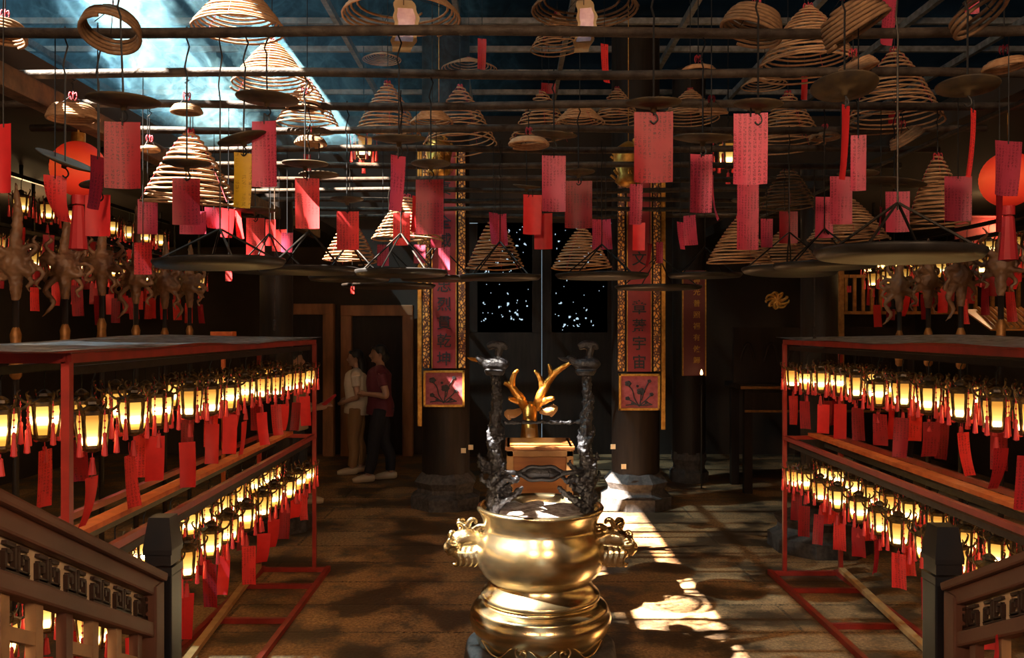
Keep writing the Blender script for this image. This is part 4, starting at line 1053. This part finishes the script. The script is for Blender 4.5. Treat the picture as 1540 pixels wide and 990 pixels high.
# ------------------------------------------------------------------ couplet boards
def text_mesh(s, size, depth=.004):
    c = bpy.data.curves.new('lettering', 'FONT'); c.body = s; c.size = size; c.extrude = depth; c.align_x = 'CENTER'; c.align_y = 'CENTER'; c.offset = .0015 * size / .15
    o = bpy.data.objects.new('lettering', c); COL.objects.link(o)
    bpy.context.view_layer.update()
    dg = bpy.context.evaluated_depsgraph_get()
    me = bpy.data.meshes.new_from_object(o.evaluated_get(dg)); bpy.data.objects.remove(o); bpy.data.curves.remove(c)
    return me
def couplet(px, ytop, ybot, chars, D, label, dim=False, outer=-1):
    s = D / F
    t = thing('couplet_board', label, 'board', P(px, ybot, D))
    H = (ybot - ytop) * s; w = .235; wb = .43
    pan = 58 * s
    bm = B(); box(bm, (0, .025, H / 2 + pan * .5), (wb, .03, H - pan), bevel=.004); obj('backing', bm, M['dark_wood'], t)
    bm = B(); box(bm, (0, 0, H / 2 + pan / 2), (w, .03, H - pan)); obj('red_field', bm, M['board_red'] if not dim else M['board_red_dark'], t)
    for sx in (-1, 1):
        bm = B(); box(bm, (sx * (wb / 2 - .035), 0, H / 2 + pan / 2), (.07, .03, H - pan), bevel=.008); obj('gilt_border', bm, M['border'], t)
        bm = B(); box(bm, (sx * (w / 2 + .004), -.006, H / 2 + pan / 2), (.008, .03, H - pan)); obj('gilt_line', bm, M['gold'], t)
    bm = B(); z = (ybot + 28 - ybot) * 0
    ph = 55 * s; pw = 62 * s
    box(bm, (0, -.012, ph / 2), (pw - .03, .03, ph - .03)); pn = obj('flower_panel', bm, M['panel_pink'] if not dim else M['board_red_dark'], t)
    bm = B()
    for c, sz in (((0, -.02, .012), (pw, .04, .024)), ((0, -.02, ph - .012), (pw, .04, .024)), ((-pw / 2 + .012, -.02, ph / 2), (.024, .04, ph)), ((pw / 2 - .012, -.02, ph / 2), (.024, .04, ph))): box(bm, c, sz, bevel=.004)
    obj('panel_frame', bm, M['gold'], t)
    bm = B(); y = -.030
    sc = ph / .37
    for pts in ([(0, .04), (.01, .1), (.015, .17)], [(0, .04), (-.05, .12), (-.07, .2), (-.11, .25)], [(0, .05), (.06, .1), (.11, .15)], [(0, .04), (-.06, .08), (-.11, .11)], [(.02, .1), (.05, .2), (.09, .28)], [(-.14, .05), (-.06, .06), (.03, .05), (.13, .06)], [(.03, .05), (.08, .075), (.12, .06)]):
        tube(bm, smooth_pts([(x * sc, y, z_ * sc) for x, z_ in pts], 5), .006, 5)
    for x, z_, r in ((.015, .19, .045), (-.115, .27, .036), (.12, .16, .024), (-.12, .12, .026), (.10, .295, .022), (-.02, .245, .016), (.07, .08, .018), (-.07, .07, .018)):
        for j in range(5):
            a = j * 1.257; ball(bm, ((x + .5 * r * math.cos(a)) * sc, y, (z_ + .45 * r * math.sin(a)) * sc), (r * .5 * sc, .004, r * .4 * sc), 8, 5)
    obj('painted_flowers', bm, M['flower_ink'], pn)
    for ch, py in chars:
        me = text_mesh(ch, .150); o = obj('character', me, M['ink'], t, loc=(0, -.0165, (ybot - py) * s), rot=(PI / 2, 0, 0))
    # slim gilt edge strip beside the board
    bm = B(); box(bm, (outer * (wb / 2 + .035), .03, H / 2 - .10), (.045, .03, H + .2), bevel=.006); obj('edge_strip', bm, M['gold'], t)
    return t
couplet(668, 225, 612, [('真', 285), ('全', 336), ('威', 363), ('忠', 431), ('烈', 459), ('貫', 487), ('乾', 514), ('坤', 541)], 8.62, 'tall red couplet board with black characters and gilt border on the left column', False, -1)
couplet(961, 225, 617, [('文', 391), ('章', 464), ('蓋', 492), ('宇', 518), ('宙', 546)], 8.62, 'tall dim red couplet board with black characters and gilt border on the right column', False, 1)
a = P(1044, 565, 10.1)
t = thing('couplet_board', 'old dark red board with a column of gilt characters right of the two bright ones', 'board', a)
bm = B(); box(bm, (0, .02, .62), (.27, .04, 1.25), bevel=.006); obj('red_field', bm, M['board_red_dark'], t)
for i, ch in enumerate('神光普照福有攸歸'):
    me = text_mesh(ch, .085); obj('character', me, M['gold'], t, loc=(.03, -.003, 1.12 - i * .135), rot=(PI / 2, 0, 0))
for sx in (-1, 1):
    bm = B(); box(bm, (sx * .135, .015, .62), (.012, .05, 1.25)); obj('edge_strip', bm, M['gold'], t)

# small notes and bits on the columns
for px, py, D, lab in ((697, 678, 8.66, 'lower of two small cream slips on the left column'), (708, 673, 8.66, 'upper of two small cream slips on the left column'), (922, 672, 8.66, 'small cream slip on the right column'), (938, 702, 8.6, 'tiny cream slip low on the right column')):
    bm = B(); box(bm, P(px, py, D), (.05, .006, .05)); tag(obj('paper_slip', bm, M['cream_paper']), lab, 'paper slip')

# ------------------------------------------------------------------ ceremonial staffs along both aisles
def staff(x, y, ztop, zhead, kind, label, side):
    t = thing('ceremonial_staff', label, 'staff', (x, y, 0), random.uniform(-.4, .4), 'ceremonial staffs, %s row' % side)
    bm = B(); tube(bm, [(0, 0, .0), (0, 0, zhead - .16)], .017, 8)
    obj('pole', bm, M['dark_wood'], t, True)
    bm = B()
    lathe(bm, [(.014, zhead - .62), (.03, zhead - .6), (.034, zhead - .5), (.026, zhead - .42), (.03, zhead - .38), (.016, zhead - .34)], 10)
    obj('ferrule', bm, M['staff_gold'], t, True)
    bm = B(); rnd = random.Random(int(y * 100))
    ball(bm, (0, 0, zhead), (.075, .06, .085), 12, 8)
    taper(bm, [(0, 0, zhead - .2), (0, 0, zhead - .05), (0, 0, zhead + .12), (.01, 0, (zhead + ztop) / 2 + .05), (0, 0, ztop)], (.02, .04, .03, .025, .006), 9)
    for j in range(10):
        a = j * .63 + rnd.uniform(-.3, .3); sgn = 1 if math.cos(a) > 0 else -1; l = rnd.uniform(.07, .115)
        c = Vector((.04 * math.cos(a), .03 * math.sin(a * 2), zhead + .05 * math.sin(a)))
        d = Vector((sgn, .25 * math.sin(a * 3), .6 * math.sin(a)))
        e = Vector((-.3 * sgn, 0, 1 if j % 2 else -1))
        taper(bm, [c, c + d * l * .6, c + d * l + e * l * .3, c + d * l * .8 + e * l * .75, c + d * l * 1.1 + e * l * 1.0], (.020, .015, .012, .010, .005), 7)
    if kind: taper(bm, [(-.03, 0, zhead - .05), (-.1, 0, zhead - .14), (-.06, 0, zhead - .22), (-.12, 0, zhead - .30)], (.02, .018, .014, .006), 7)
    obj('carved_head', fused(bm, .0075, 1, .006, 40), M['staff_wood'], t, True)
    return t
M['staff_wood'] = mat('pale carved wood', (.26, .135, .065), .5, c2=(.13, .062, .03), scale=9, bump=.3)
M['staff_gold'] = mat('dull gilt ferrule', (.30, .13, .03), .5, .4, c2=(.18, .07, .015), scale=25)
SL = [(-2.6, 4.50, 2.62, 2.20), (-2.6, 5.0, 2.55, 2.22), (-2.6, 5.45, 2.60, 2.26), (-2.6, 5.95, 2.72, 2.22), (-2.6, 6.45, 2.55, 2.2), (-2.6, 6.95, 2.58, 2.22)]
for i, (x, y, zt, zh) in enumerate(SL):
    staff(x, y, zt, zh, i % 2, 'wooden staff with carved head, %s from the left in the left row' % ORD[i], 'left')
for i, (x, y, zt, zh) in enumerate([(3.0, 5.2, 2.5, 2.25), (3.0, 5.66, 2.45, 2.2), (3.0, 6.1, 2.5, 2.2), (3.0, 6.55, 2.45, 2.18)]):
    staff(x, y, zt, zh, i % 2, 'wooden staff with carved head, %s from the right in the right row' % ORD[i], 'right')
for px, y0, y1, D, lab in ((413, 395, 480, 6.2, 'thin cord hanging below the trays at left'), (1225, 400, 492, 6.0, 'thin cord with pale tip hanging below the trays at right')):
    a, b = P(px, y0, D), P(px, y1, D); bm = B(); tube(bm, [(a.x, D, ZP), a, b], .005, 5); lathe(bm, [(0, 0), (.012, -.01), (.012, -.08), (0, -.09)], 8, b)
    tag(obj('pendant_wire', bm, M['pipe']), lab, 'cord')

# ------------------------------------------------------------------ altar table on the right
c = P(1165, 580, 9.6)
t = thing('altar_table', 'dark carved altar table with dull gilt edges at right behind the pipes', 'table', (c.x + .3, 9.6, 0))
zt = P(0, 578, 9.6).z
bm = B(); box(bm, (.3, .3, zt - .03), (2.0, .7, .06), bevel=.01); obj('table_top', bm, M['dark_wood'], t)
bm = B(); box(bm, (.3, -.06, zt - .035), (2.0, .02, .03)); obj('gilt_edge', bm, M['staff_gold'], t)
bm = B(); box(bm, (.3, -.02, zt - .2), (1.9, .03, .22)); obj('apron', bm, M['dark_wood'], t)
bm = B(); box(bm, (.3, -.045, zt - .30), (1.9, .02, .025)); obj('gilt_edge', bm, M['staff_gold'], t)
for x in (-.6, 1.2):
    for y in (.02, .58):
        bm = B(); bar(bm, (x, y, 0), (x, y, zt - .05), .09); obj('leg', bm, M['dark_wood'], t)
bm = B()
for i in range(7):
    x = -.55 + .27 * i
    taper(bm, [(x - .08, .2, zt + .25), (x - .03, .2, zt + .42), (x + .03, .2, zt + .44), (x + .08, .2, zt + .27), (x + .1, .2, zt + .2)], (.012, .018, .018, .014, .008), 6)
box(bm, (.3, .25, zt + .32), (2.0, .05, .64))
obj('carved_screen', bm, M['dark_wood'], t)
for px, py, D, lab in ((1055, 560, 9.9, 'candle burning below the old dark red board'), (1343, 436, 6.6, 'candle bulb glowing among the right staffs'), (1152, 335, 7.8, 'candle bulb glowing behind the right coils'), (1222, 436, 8.6, 'tiny candle bulb at the top of the right cord')):
    c = P(px, py, D); t = thing('candle_lamp', lab, 'candle', c)
    bm = B(); lathe(bm, [(0, .035), (.008, .02), (.016, -.01), (.013, -.03), (0, -.035)], 10); obj('flame', bm, M['flame'], t, True)
    bm = B(); lathe(bm, [(0, -.03), (.014, -.03), (.014, -.13), (.03, -.14), (.03, -.15), (0, -.15)], 10)
    if py < 500: tube(bm, [(0.016, 0, -.1), (.03, 0, 0), (.01, 0, .3), (0, 0, 3.05 - c.z)], .003, 4)
    else: tube(bm, [(0, 0, -.15), (0, 0, -c.z)], .01, 6)
    obj('holder', bm, M['black_iron'], t)
c = P(1168, 452, 9.3); bm = B()
for j in range(9):
    a = j * .7; taper(bm, [c, c + Vector((.06 * math.cos(a), 0, .06 * math.sin(a))), c + Vector((.12 * math.cos(a + .4), -.02, .09 * math.sin(a + .4))), c + Vector((.13 * math.cos(a + .8), -.02, .06 * math.sin(a + .8)))], (.02, .018, .013, .006), 6)
tag(obj('gilt_carving', bm, M['gold']), 'small gilt dragon carving in the dark over the altar', 'ornament')
a = P(1510, 492, 6.9)
bm = B()
for i in range(11):
    x = a.x - .16 + i * .05
    tube(bm, [(x, 6.7, a.z + .0), (x + .06, 7.1, a.z + .16)], .014, 6)
box(bm, (a.x + .1, 6.92, a.z + .06), (.62, .44, .012), Euler((.39, 0, 0)).to_matrix())
tag(obj('tiled_canopy', bm, mat('amber glazed tile', (.45, .17, .03), .35)), 'small amber tiled canopy roof at the right edge behind the rack', 'canopy')
bm = B(); a = P(336, 503, 7.4); box(bm, a, (.19, .12, .05), bevel=.004)
bar(bm, (a.x, 7.4, 0), (a.x, 7.4, a.z - .02), .03); tag(obj('offering_box', bm, M['red_board']), 'small orange box on a stand beyond the left rack', 'box')
# amber slatted screens in the right aisle and a red cloth banner
bm = B(); a = P(1440, 440, 8.4)
for i in range(26): bar(bm, (a.x - 1.1 + i * .085, 8.4, a.z - .20), (a.x - 1.1 + i * .085, 8.4, a.z + .16), .028)
for z in (-.2, .16): bar(bm, (a.x - 1.15, 8.4, a.z + z), (a.x + 1.15, 8.4, a.z + z), .03)
for x in (-1.15, 1.1): bar(bm, (a.x + x, 8.4, 0), (a.x + x, 8.4, 3.05), .05)
tag(obj('slatted_screen', bm, M['staff_gold']), 'amber slatted screen at the back of the right aisle', 'screen')
bm = B(); a = P(1480, 395, 7.6); box(bm, (a.x, 7.6, a.z + .1), (.52, .02, .62)); tube(bm, [(a.x - .27, 7.6, a.z + .41), (a.x + .27, 7.6, a.z + .41)], .014, 6)
for sx in (-.25, .25): tube(bm, [(a.x + sx, 7.6, a.z + .41), (a.x + sx, 7.6, 3.06)], .004, 4)
tag(obj('cloth_banner', bm, M['board_red']), 'plain red cloth banner in the right aisle', 'banner')

# ------------------------------------------------------------------ carved stair balustrades in front
def balustrade(side, X, y_post, zp, slope, label):
    s = -1 if side == 'left' else 1
    t = thing('stair_balustrade', label, 'balustrade', (X, y_post, 0))
    R_ = lambda y, dz: zp + (y_post - y) * slope + dz       # rail height along the flight
    y0, y1 = y_post - .05, y_post - 1.15
    L = lambda x, y, z: (x - X, y - y_post, z)
    def sl(x, dz, w, h, nm, m, bev=.006):
        bm = B(); bar(bm, L(x, y0, R_(y0, dz)), L(x, y1, R_(y1, dz)), w, h, bev); return obj(nm, bm, m, t)
    sl(X, 0, .085, .022, 'hand_rail', M['rail_wood']); sl(X, -.031, .05, .044, 'upper_rail', M['rail_wood'])
    sl(X, -.145, .05, .036, 'middle_rail', M['rail_wood'])
    sl(X + s * .012, -.09, .02, .078, 'fret_panel', M['cream_inlay'], 0)
    # square fret ornaments standing proud of the panel
    face = X - s * .004; u = .0105; yy = y0 - .05; cnt = 0
    while yy > y1 + .1:
        bm = B()
        for mir in (1, -1):
            cy = yy - (.0 if mir == 1 else .043)
            for a, b in (((-1.5, 2.2), (-1.5, -2.2)), ((-1.5, -2.2), (1.5, -2.2)), ((1.5, -2.2), (1.5, .8)), ((1.5, .8), (-.2, .8)), ((-.2, .8), (-.2, -.8)), ((-1.5, 2.2), (1.5, 2.2))):
                A = L(face, cy + mir * a[0] * u, R_(cy + mir * a[0] * u, -.09 + a[1] * u)); Bq = L(face, cy + mir * b[0] * u, R_(cy + mir * b[0] * u, -.09 + b[1] * u))
                bar(bm, A, Bq, .010, .0072)
        bar(bm, L(face, yy + .02, R_(yy + .02, -.117)), L(face, yy - .062, R_(yy - .062, -.117)), .010, .0072)
        yy -= .112; cnt += 1
        obj('fret_ornament', bm, M['fret'], t)
    # lattice below: interlocking bars
    for yi, st in enumerate([y0 - .10 - .115 * i for i in range(10)]):
        bm = B(); bar(bm, L(X, st, max(R_(st, -1.25), .0)), L(X, st, R_(st, -.15)), .022, .026); obj('lattice_bar', bm, M['lattice'] if yi % 3 else M['rail_wood'], t)
    rnd = random.Random(3)
    bm = B()
    for i in range(9):
        a = y0 - .10 - .115 * i; b = a - .115
        for j in range(8):
            dz = -.235 - .115 * j - (.05 if i % 2 else 0)
            if R_(a, dz) < .08: continue
            ins = .0
            bar(bm, L(X, a, R_(a, dz)), L(X, b, R_(b, dz)), .020, .024)
            if (i + j) % 2: 
                m_ = (a + b) / 2
                bar(bm, L(X, m_, R_(m_, dz)), L(X, m_, R_(m_, dz - .06)), .018, .022)
                bar(bm, L(X, m_, R_(m_, dz - .06)), L(X, a, R_(a, dz - .06)), .018, .022)
    obj('lattice_panel', bm, M['lattice'], t)
    bm = B(); bar(bm, L(X, y0 - .02, .0), L(X, y0 - .02, R_(y0 - .02, -.02)), .06, .055, .005); obj('end_stile', bm, M['rail_wood'], t)
    bm = B()
    box(bm, (0, .02, (zp + .02) / 2), (.075, .075, zp + .02), bevel=.004)
    box(bm, (0, .02, zp + .03), (.078, .078, .02)); box(bm, (0, .02, zp + .06), (.070, .070, .03)); box(bm, (0, .02, zp + .082), (.078, .078, .015))
    obj('newel_post', bm, M['blackpost'], t)
    bm = B(); r_ = bmesh.ops.create_cone(bm, cap_ends=True, segments=4, radius1=.056, radius2=.040, depth=.085)
    bmesh.ops.transform(bm, matrix=Matrix.Translation((0, .02, zp + .13)) @ Matrix.Rotation(PI / 4, 4, 'Z'), verts=r_['verts'])
    obj('post_cap', bm, M['blackpost'], t)
    bm = B(); bar(bm, L(X, y1, 0), L(X, y1, R_(y1, .02)), .08); obj('newel_post', bm, M['blackpost'], t)
    return t
balustrade('left', -.94, 2.3, 1.17, .49, 'carved dark stair balustrade with square fret band at lower left')
balustrade('right', 1.18, 2.3, 1.145, .49, 'carved dark stair balustrade with square fret band at lower right')
c = P(1493, 975, 2.02); bm = tag_mesh(.035, .07, .1, .2); o = obj('paper_charm', bm, M['plain_red_paper'], None, True, loc=(1.155, 2.02, c.z + .03), rot=(0, .5, PI / 2.6))
tag(o, 'crumpled pink paper stuck in the lattice at lower right', 'paper')

# ------------------------------------------------------------------ visitors
def person(label, loc, rotz, h, top, legs, arms, face_tilt=0., female=True, hairlen=.10, shoe='shoe', sleeve=.5, step=.10):
    """Facing +Y in its own space; arms: two lists of shoulder-elbow-wrist-fingertip points (metres, for 1.62 m)."""
    k_ = h / 1.62
    t = thing('person', label, 'person', loc, rotz)
    t.scale = (k_, k_, k_)
    bm = B()
    sh = .165 if female else .19
    # trunk
    taper(bm, [(0, 0, .80), (0, -.01, .90), (0, .0, 1.02), (0, .01, 1.18), (0, .0, 1.30), (0, -.01, 1.37)], (.135, .15, .118, .135, .13, .06), 14)
    for sx in (-1, 1): taper(bm, [(0, -.005, 1.33), (sx * sh * .6, -.005, 1.325), (sx * sh, -.005, 1.30)], (.07, .06, .05), 10)
    taper(bm, [(0, -.015, 1.33), (0, -.005, 1.41), (0, .005, 1.46)], (.058, .05, .052), 12)     # neck
    # head
    hz = 1.515
    ball(bm, (0, .012, hz + .02), (.073, .092, .095), 18, 14)
    ball(bm, (0, .035, hz - .035), (.052, .062, .065), 14, 10)
    taper(bm, [(0, .10, hz + .015), (0, .118, hz - .01), (0, .105, hz - .022)], (.009, .014, .010), 8)      # nose
    taper(bm, [(-.02, .092, hz - .045), (0, .100, hz - .043), (.02, .092, hz - .045)], (.006, .009, .006), 8)   # lips
    ball(bm, (0, .085, hz - .075), (.02, .016, .014), 10, 6)
    for sx in (-1, 1):
        taper(bm, [(sx * .072, .005, hz + .02), (sx * .080, -.004, hz + .0), (sx * .074, .004, hz - .025)], (.010, .013, .008), 8)
        ball(bm, (sx * .03, .086, hz + .022), (.016, .012, .007), 8, 6)
    # legs
    for sx, st in ((-1, step), (1, -step)):
        taper(bm, [(sx * .08, 0, .86), (sx * .085, st * .3, .66), (sx * .08, st * .5 + .01, .46), (sx * .082, st * .8 - .02, .30), (sx * .08, st, .09)], (.088, .08, .056, .055, .036), 12)
        taper(bm, [(sx * .08, st - .04, .045), (sx * .082, st + .04, .045), (sx * .088, st + .15, .03)], (.042, .042, .028), 10)
    # arms and hands
    for pts in arms:
        s_, e_, w_, f_ = [Vector(p) for p in pts]
        taper(bm, [s_, s_.lerp(e_, .5), e_, e_.lerp(w_, .4), w_], (.050, .045, .036, .034, .024), 10)
        d = (f_ - w_).normalized(); sd = d.cross(Vector((0, 0, 1))); sd = sd.normalized() if sd.length > .1 else Vector((1, 0, 0)); nn = sd.cross(d)
        taper(bm, [w_, w_ + d * .04, w_ + d * .085], (.024, .033, .032), 10)
        for j, l in enumerate((.062, .07, .066, .052)):
            b0 = w_ + d * .08 + sd * (j - 1.5) * .017
            taper(bm, [b0, b0 + d * l * .5 - nn * .006, b0 + d * l * .85 - nn * .022, b0 + d * l - nn * .034], (.010, .0095, .009, .007), 7, 3)
        b0 = w_ + d * .03 - sd * .03
        taper(bm, [b0, b0 + d * .03 - sd * .018, b0 + d * .058 - sd * .018 - nn * .008], (.013, .011, .008), 7, 3)
    obj('body', fused(bm, .0075, 2), M['skin'], t, True)
    # clothes follow the body a little outside it
    bm = B()
    taper(bm, [(0, 0, .79), (0, -.01, .90), (0, .0, 1.02), (0, .012, 1.18), (0, .0, 1.30), (0, -.01, 1.365)], (.165, .168, .142, .152, .146, .075), 16)
    for sx in (-1, 1): taper(bm, [(0, -.005, 1.325), (sx * sh * .6, -.005, 1.325), (sx * sh, -.005, 1.30)], (.082, .072, .064), 12)
    for pts in arms:
        s_, e_, w_, f_ = [Vector(p) for p in pts]
        end = s_.lerp(e_, sleeve) if sleeve <= 1 else e_.lerp(w_, sleeve - 1)
        ps = [s_, s_.lerp(e_, .5 * min(sleeve, 1))] + ([e_] if sleeve > 1 else []) + [end]
        taper(bm, ps, [.064, .062] + ([.05] if sleeve > 1 else []) + [.062 if sleeve <= 1 else .042], 12)
    obj('shirt', fused(bm, .009, 2), M[top], t, True)
    bm = B()
    taper(bm, [(0, -.005, .98), (0, -.01, .88), (0, 0, .80)], (.145, .168, .15), 16)
    for sx, st in ((-1, step), (1, -step)):
        taper(bm, [(sx * .08, 0, .86), (sx * .085, st * .3, .66), (sx * .08, st * .5 + .01, .46), (sx * .082, st * .8 - .02, .30), (sx * .08, st * .98, .11)], (.102, .096, .074, .068, .060), 14)
    obj('trousers', fused(bm, .009, 2), M[legs], t, True)
    for sx, st in ((-1, step), (1, -step)):
        bm = B(); taper(bm, [(sx * .08, st - .075, .05), (sx * .08, st - .04, .05), (sx * .082, st + .05, .048), (sx * .088, st + .14, .036), (sx * .09, st + .19, .03)], (.03, .048, .05, .04, .024), 12)
        for v in bm.verts: v.co.z = max(v.co.z, .0)
        obj('shoe', bm, M[shoe], t, True)
    bm = B()
    ball(bm, (0, -.008, hz + .045), (.084, .092, .088), 18, 12)
    ball(bm, (0, -.05, hz - .01), (.072, .055, .085), 14, 10)
    taper(bm, [(0, -.055, hz), (0, -.068, hz - .5 * hairlen), (0, -.062, hz - hairlen)], (.065, .06, .035), 12)
    taper(bm, [(-.05, .062, hz + .085), (0, .08, hz + .088), (.05, .062, hz + .085)], (.022, .024, .022), 8)
    obj('hair', fused(bm, .008, 2), M['hair'], t, True)
    return t
D = 10.9
c = P(536, 0, D); person('person in a cream short sleeved top and tan trousers standing in profile at the doors', (c.x, D, 0), PI / 2 + .1, 1.57, 'cream_cloth', 'tan_cloth',
    [[(.18, 0, 1.29), (.225, -.03, 1.03), (.10, .15, .98), (.02, .19, .96)], [(-.18, 0, 1.29), (-.225, -.03, 1.03), (-.10, .16, .95), (-.01, .20, .94)]], hairlen=.26, step=.05)
D = 10.4
c = P(571, 0, D); person('person in a maroon short sleeved shirt and dark trousers standing behind the other', (c.x, D, 0), PI / 2 + .25, 1.64, 'maroon_cloth', 'navy_cloth',
    [[(.19, 0, 1.29), (.25, -.05, 1.04), (.11, .17, 1.03), (.02, .21, 1.04)], [(-.19, 0, 1.29), (-.25, -.05, 1.04), (-.11, .18, 1.06), (-.02, .23, 1.07)]], female=False, hairlen=.06, step=.14, sleeve=.55)
D = 8.9
c = P(440, 0, D); person('person in a beige top half hidden by the left rack, holding out red incense', (c.x, D, 0), -PI / 2 + .15, 1.62, 'beige_cloth', 'grey_cloth',
    [[(.18, 0, 1.29), (.20, .10, 1.04), (.12, .27, 1.03), (.10, .36, 1.06)], [(-.18, 0, 1.29), (-.22, .06, 1.03), (-.10, .26, 1.03), (-.06, .35, 1.06)]], hairlen=.2, step=.12, sleeve=1.6)
a, b = P(483, 612, 8.84), P(505, 594, 8.80); bm = B(); taper(bm, [a, a.lerp(b, .5), b], (.022, .020, .012), 9)
tag(obj('incense_bundle', bm, M['tassel']), 'red bundle of incense held out beside the left rack', 'incense')
FILL_E = 310.
SUN_E, SKY_E, SMOKE_D, EXPO = 85., .75, .55, .5
# ------------------------------------------------------------------ camera, sun, sky, smoke
cam = bpy.data.cameras.new('camera'); co = bpy.data.objects.new('camera', cam); COL.objects.link(co)
co.location = (0, 0, CAMZ); co.rotation_euler = (PI / 2, 0, 0)
cam.sensor_width = 36; cam.lens = 36 * F / 1540; cam.shift_x = (770 - VX) / 1540; cam.clip_start = .05; cam.clip_end = 200
S.camera = co
sun = bpy.data.lights.new('sun', 'SUN'); so = bpy.data.objects.new('sun', sun); COL.objects.link(so)
TO = Vector((-.75, -.35, 1.0)).normalized()
so.rotation_euler = TO.to_track_quat('Z', 'Y').to_euler(); sun.energy = SUN_E; sun.angle = .0093; sun.color = (1., .92, .80)
w = bpy.data.worlds.new('sky'); S.world = w; w.use_nodes = True
bg = w.node_tree.nodes['Background']; bg.inputs[0].default_value = (.55, .76, .88, 1); bg.inputs[1].default_value = SKY_E
for i, x in enumerate((-1.3, 1.4)):                  # added warm fill lights, unseen, above and behind the eye
    l = bpy.data.lights.new('warm_fill', 'POINT'); lo = bpy.data.objects.new('warm_fill', l); COL.objects.link(lo)
    lo.location = (x, -1.3, 3.3); l.energy = FILL_E; l.color = (1., .66, .40); l.shadow_soft_size = .25
for p, e in (((-4.3, 7.6, 2.75), 20.), ((4.35, 7.6, 2.75), 20.), (tuple(P(545, 236, 9.3)), 26.), (tuple(P(1097, 236, 8.6)), 20.)):   # light of the aisle lanterns
    l = bpy.data.lights.new('lantern_light', 'POINT'); lo = bpy.data.objects.new('lantern_light', l); COL.objects.link(lo)
    lo.location = p; l.energy = e; l.color = (1., .62, .28); l.shadow_soft_size = .12
# incense smoke drifting over the pipes on the left
m, nt, out = new_mat('incense smoke')
tc = N(nt, 'ShaderNodeTexCoord').outputs['Object']
n1 = N(nt, 'ShaderNodeTexNoise'); n1.inputs['Scale'].default_value = .9; n1.inputs['Detail'].default_value = 3; n1.inputs['Distortion'].default_value = .8; nt.links.new(tc, n1.inputs['Vector'])
r1 = ramp(nt, n1.outputs[0], [(.44, 0.), (.62, 1.)])
n2 = N(nt, 'ShaderNodeTexNoise'); n2.inputs['Scale'].default_value = 2.7; n2.inputs['Detail'].default_value = 5; n2.inputs['Distortion'].default_value = 1.5; nt.links.new(tc, n2.inputs['Vector'])
rid = math_node(nt, 'SUBTRACT', 1., math_node(nt, 'MULTIPLY', math_node(nt, 'ABSOLUTE', math_node(nt, 'SUBTRACT', n2.outputs[0], .5)), 34.), True)
sp = N(nt, 'ShaderNodeSeparateXYZ'); nt.links.new(tc, sp.inputs[0])
fall = N(nt, 'ShaderNodeMapRange'); nt.links.new(sp.outputs[0], fall.inputs[0])
fall.inputs[1].default_value = .2; fall.inputs[2].default_value = -1.8
dn = math_node(nt, 'ADD', math_node(nt, 'MULTIPLY', r1, .16), math_node(nt, 'MULTIPLY', math_node(nt, 'MULTIPLY', rid, math_node(nt, 'ADD', r1, .12)), 5.))
dn = math_node(nt, 'MULTIPLY', math_node(nt, 'MULTIPLY', math_node(nt, 'ADD', dn, .07), fall.outputs[0]), SMOKE_D)
vs_ = N(nt, 'ShaderNodeVolumeScatter'); vs_.inputs['Color'].default_value = (.25, .66, 1., 1); vs_.inputs['Anisotropy'].default_value = .25
nt.links.new(dn, vs_.inputs['Density']); nt.links.new(vs_.outputs[0], out.inputs['Volume'])
bm = B(); box(bm, (-2.0, 5.9, 4.02), (4.6, 1.5, 1.64)); o = obj('incense_smoke', bm, m); o['kind'] = 'stuff'; tag(o, 'thin blue incense smoke drifting over the pipes at upper left', 'smoke')
cy = S.cycles
cy.use_denoising = True; cy.max_bounces = 6; cy.diffuse_bounces = 3; cy.glossy_bounces = 3; cy.transmission_bounces = 4; cy.transparent_max_bounces = 12; cy.volume_bounces = 0
cy.caustics_reflective = False; cy.caustics_refractive = False; cy.sample_clamp_indirect = 6.; cy.volume_step_rate = .08; cy.volume_max_steps = 512
vsn = S.view_settings; vsn.view_transform = 'Standard'; vsn.look = 'None'; vsn.exposure = EXPO; vsn.gamma = 1.; vsn.use_curve_mapping = False
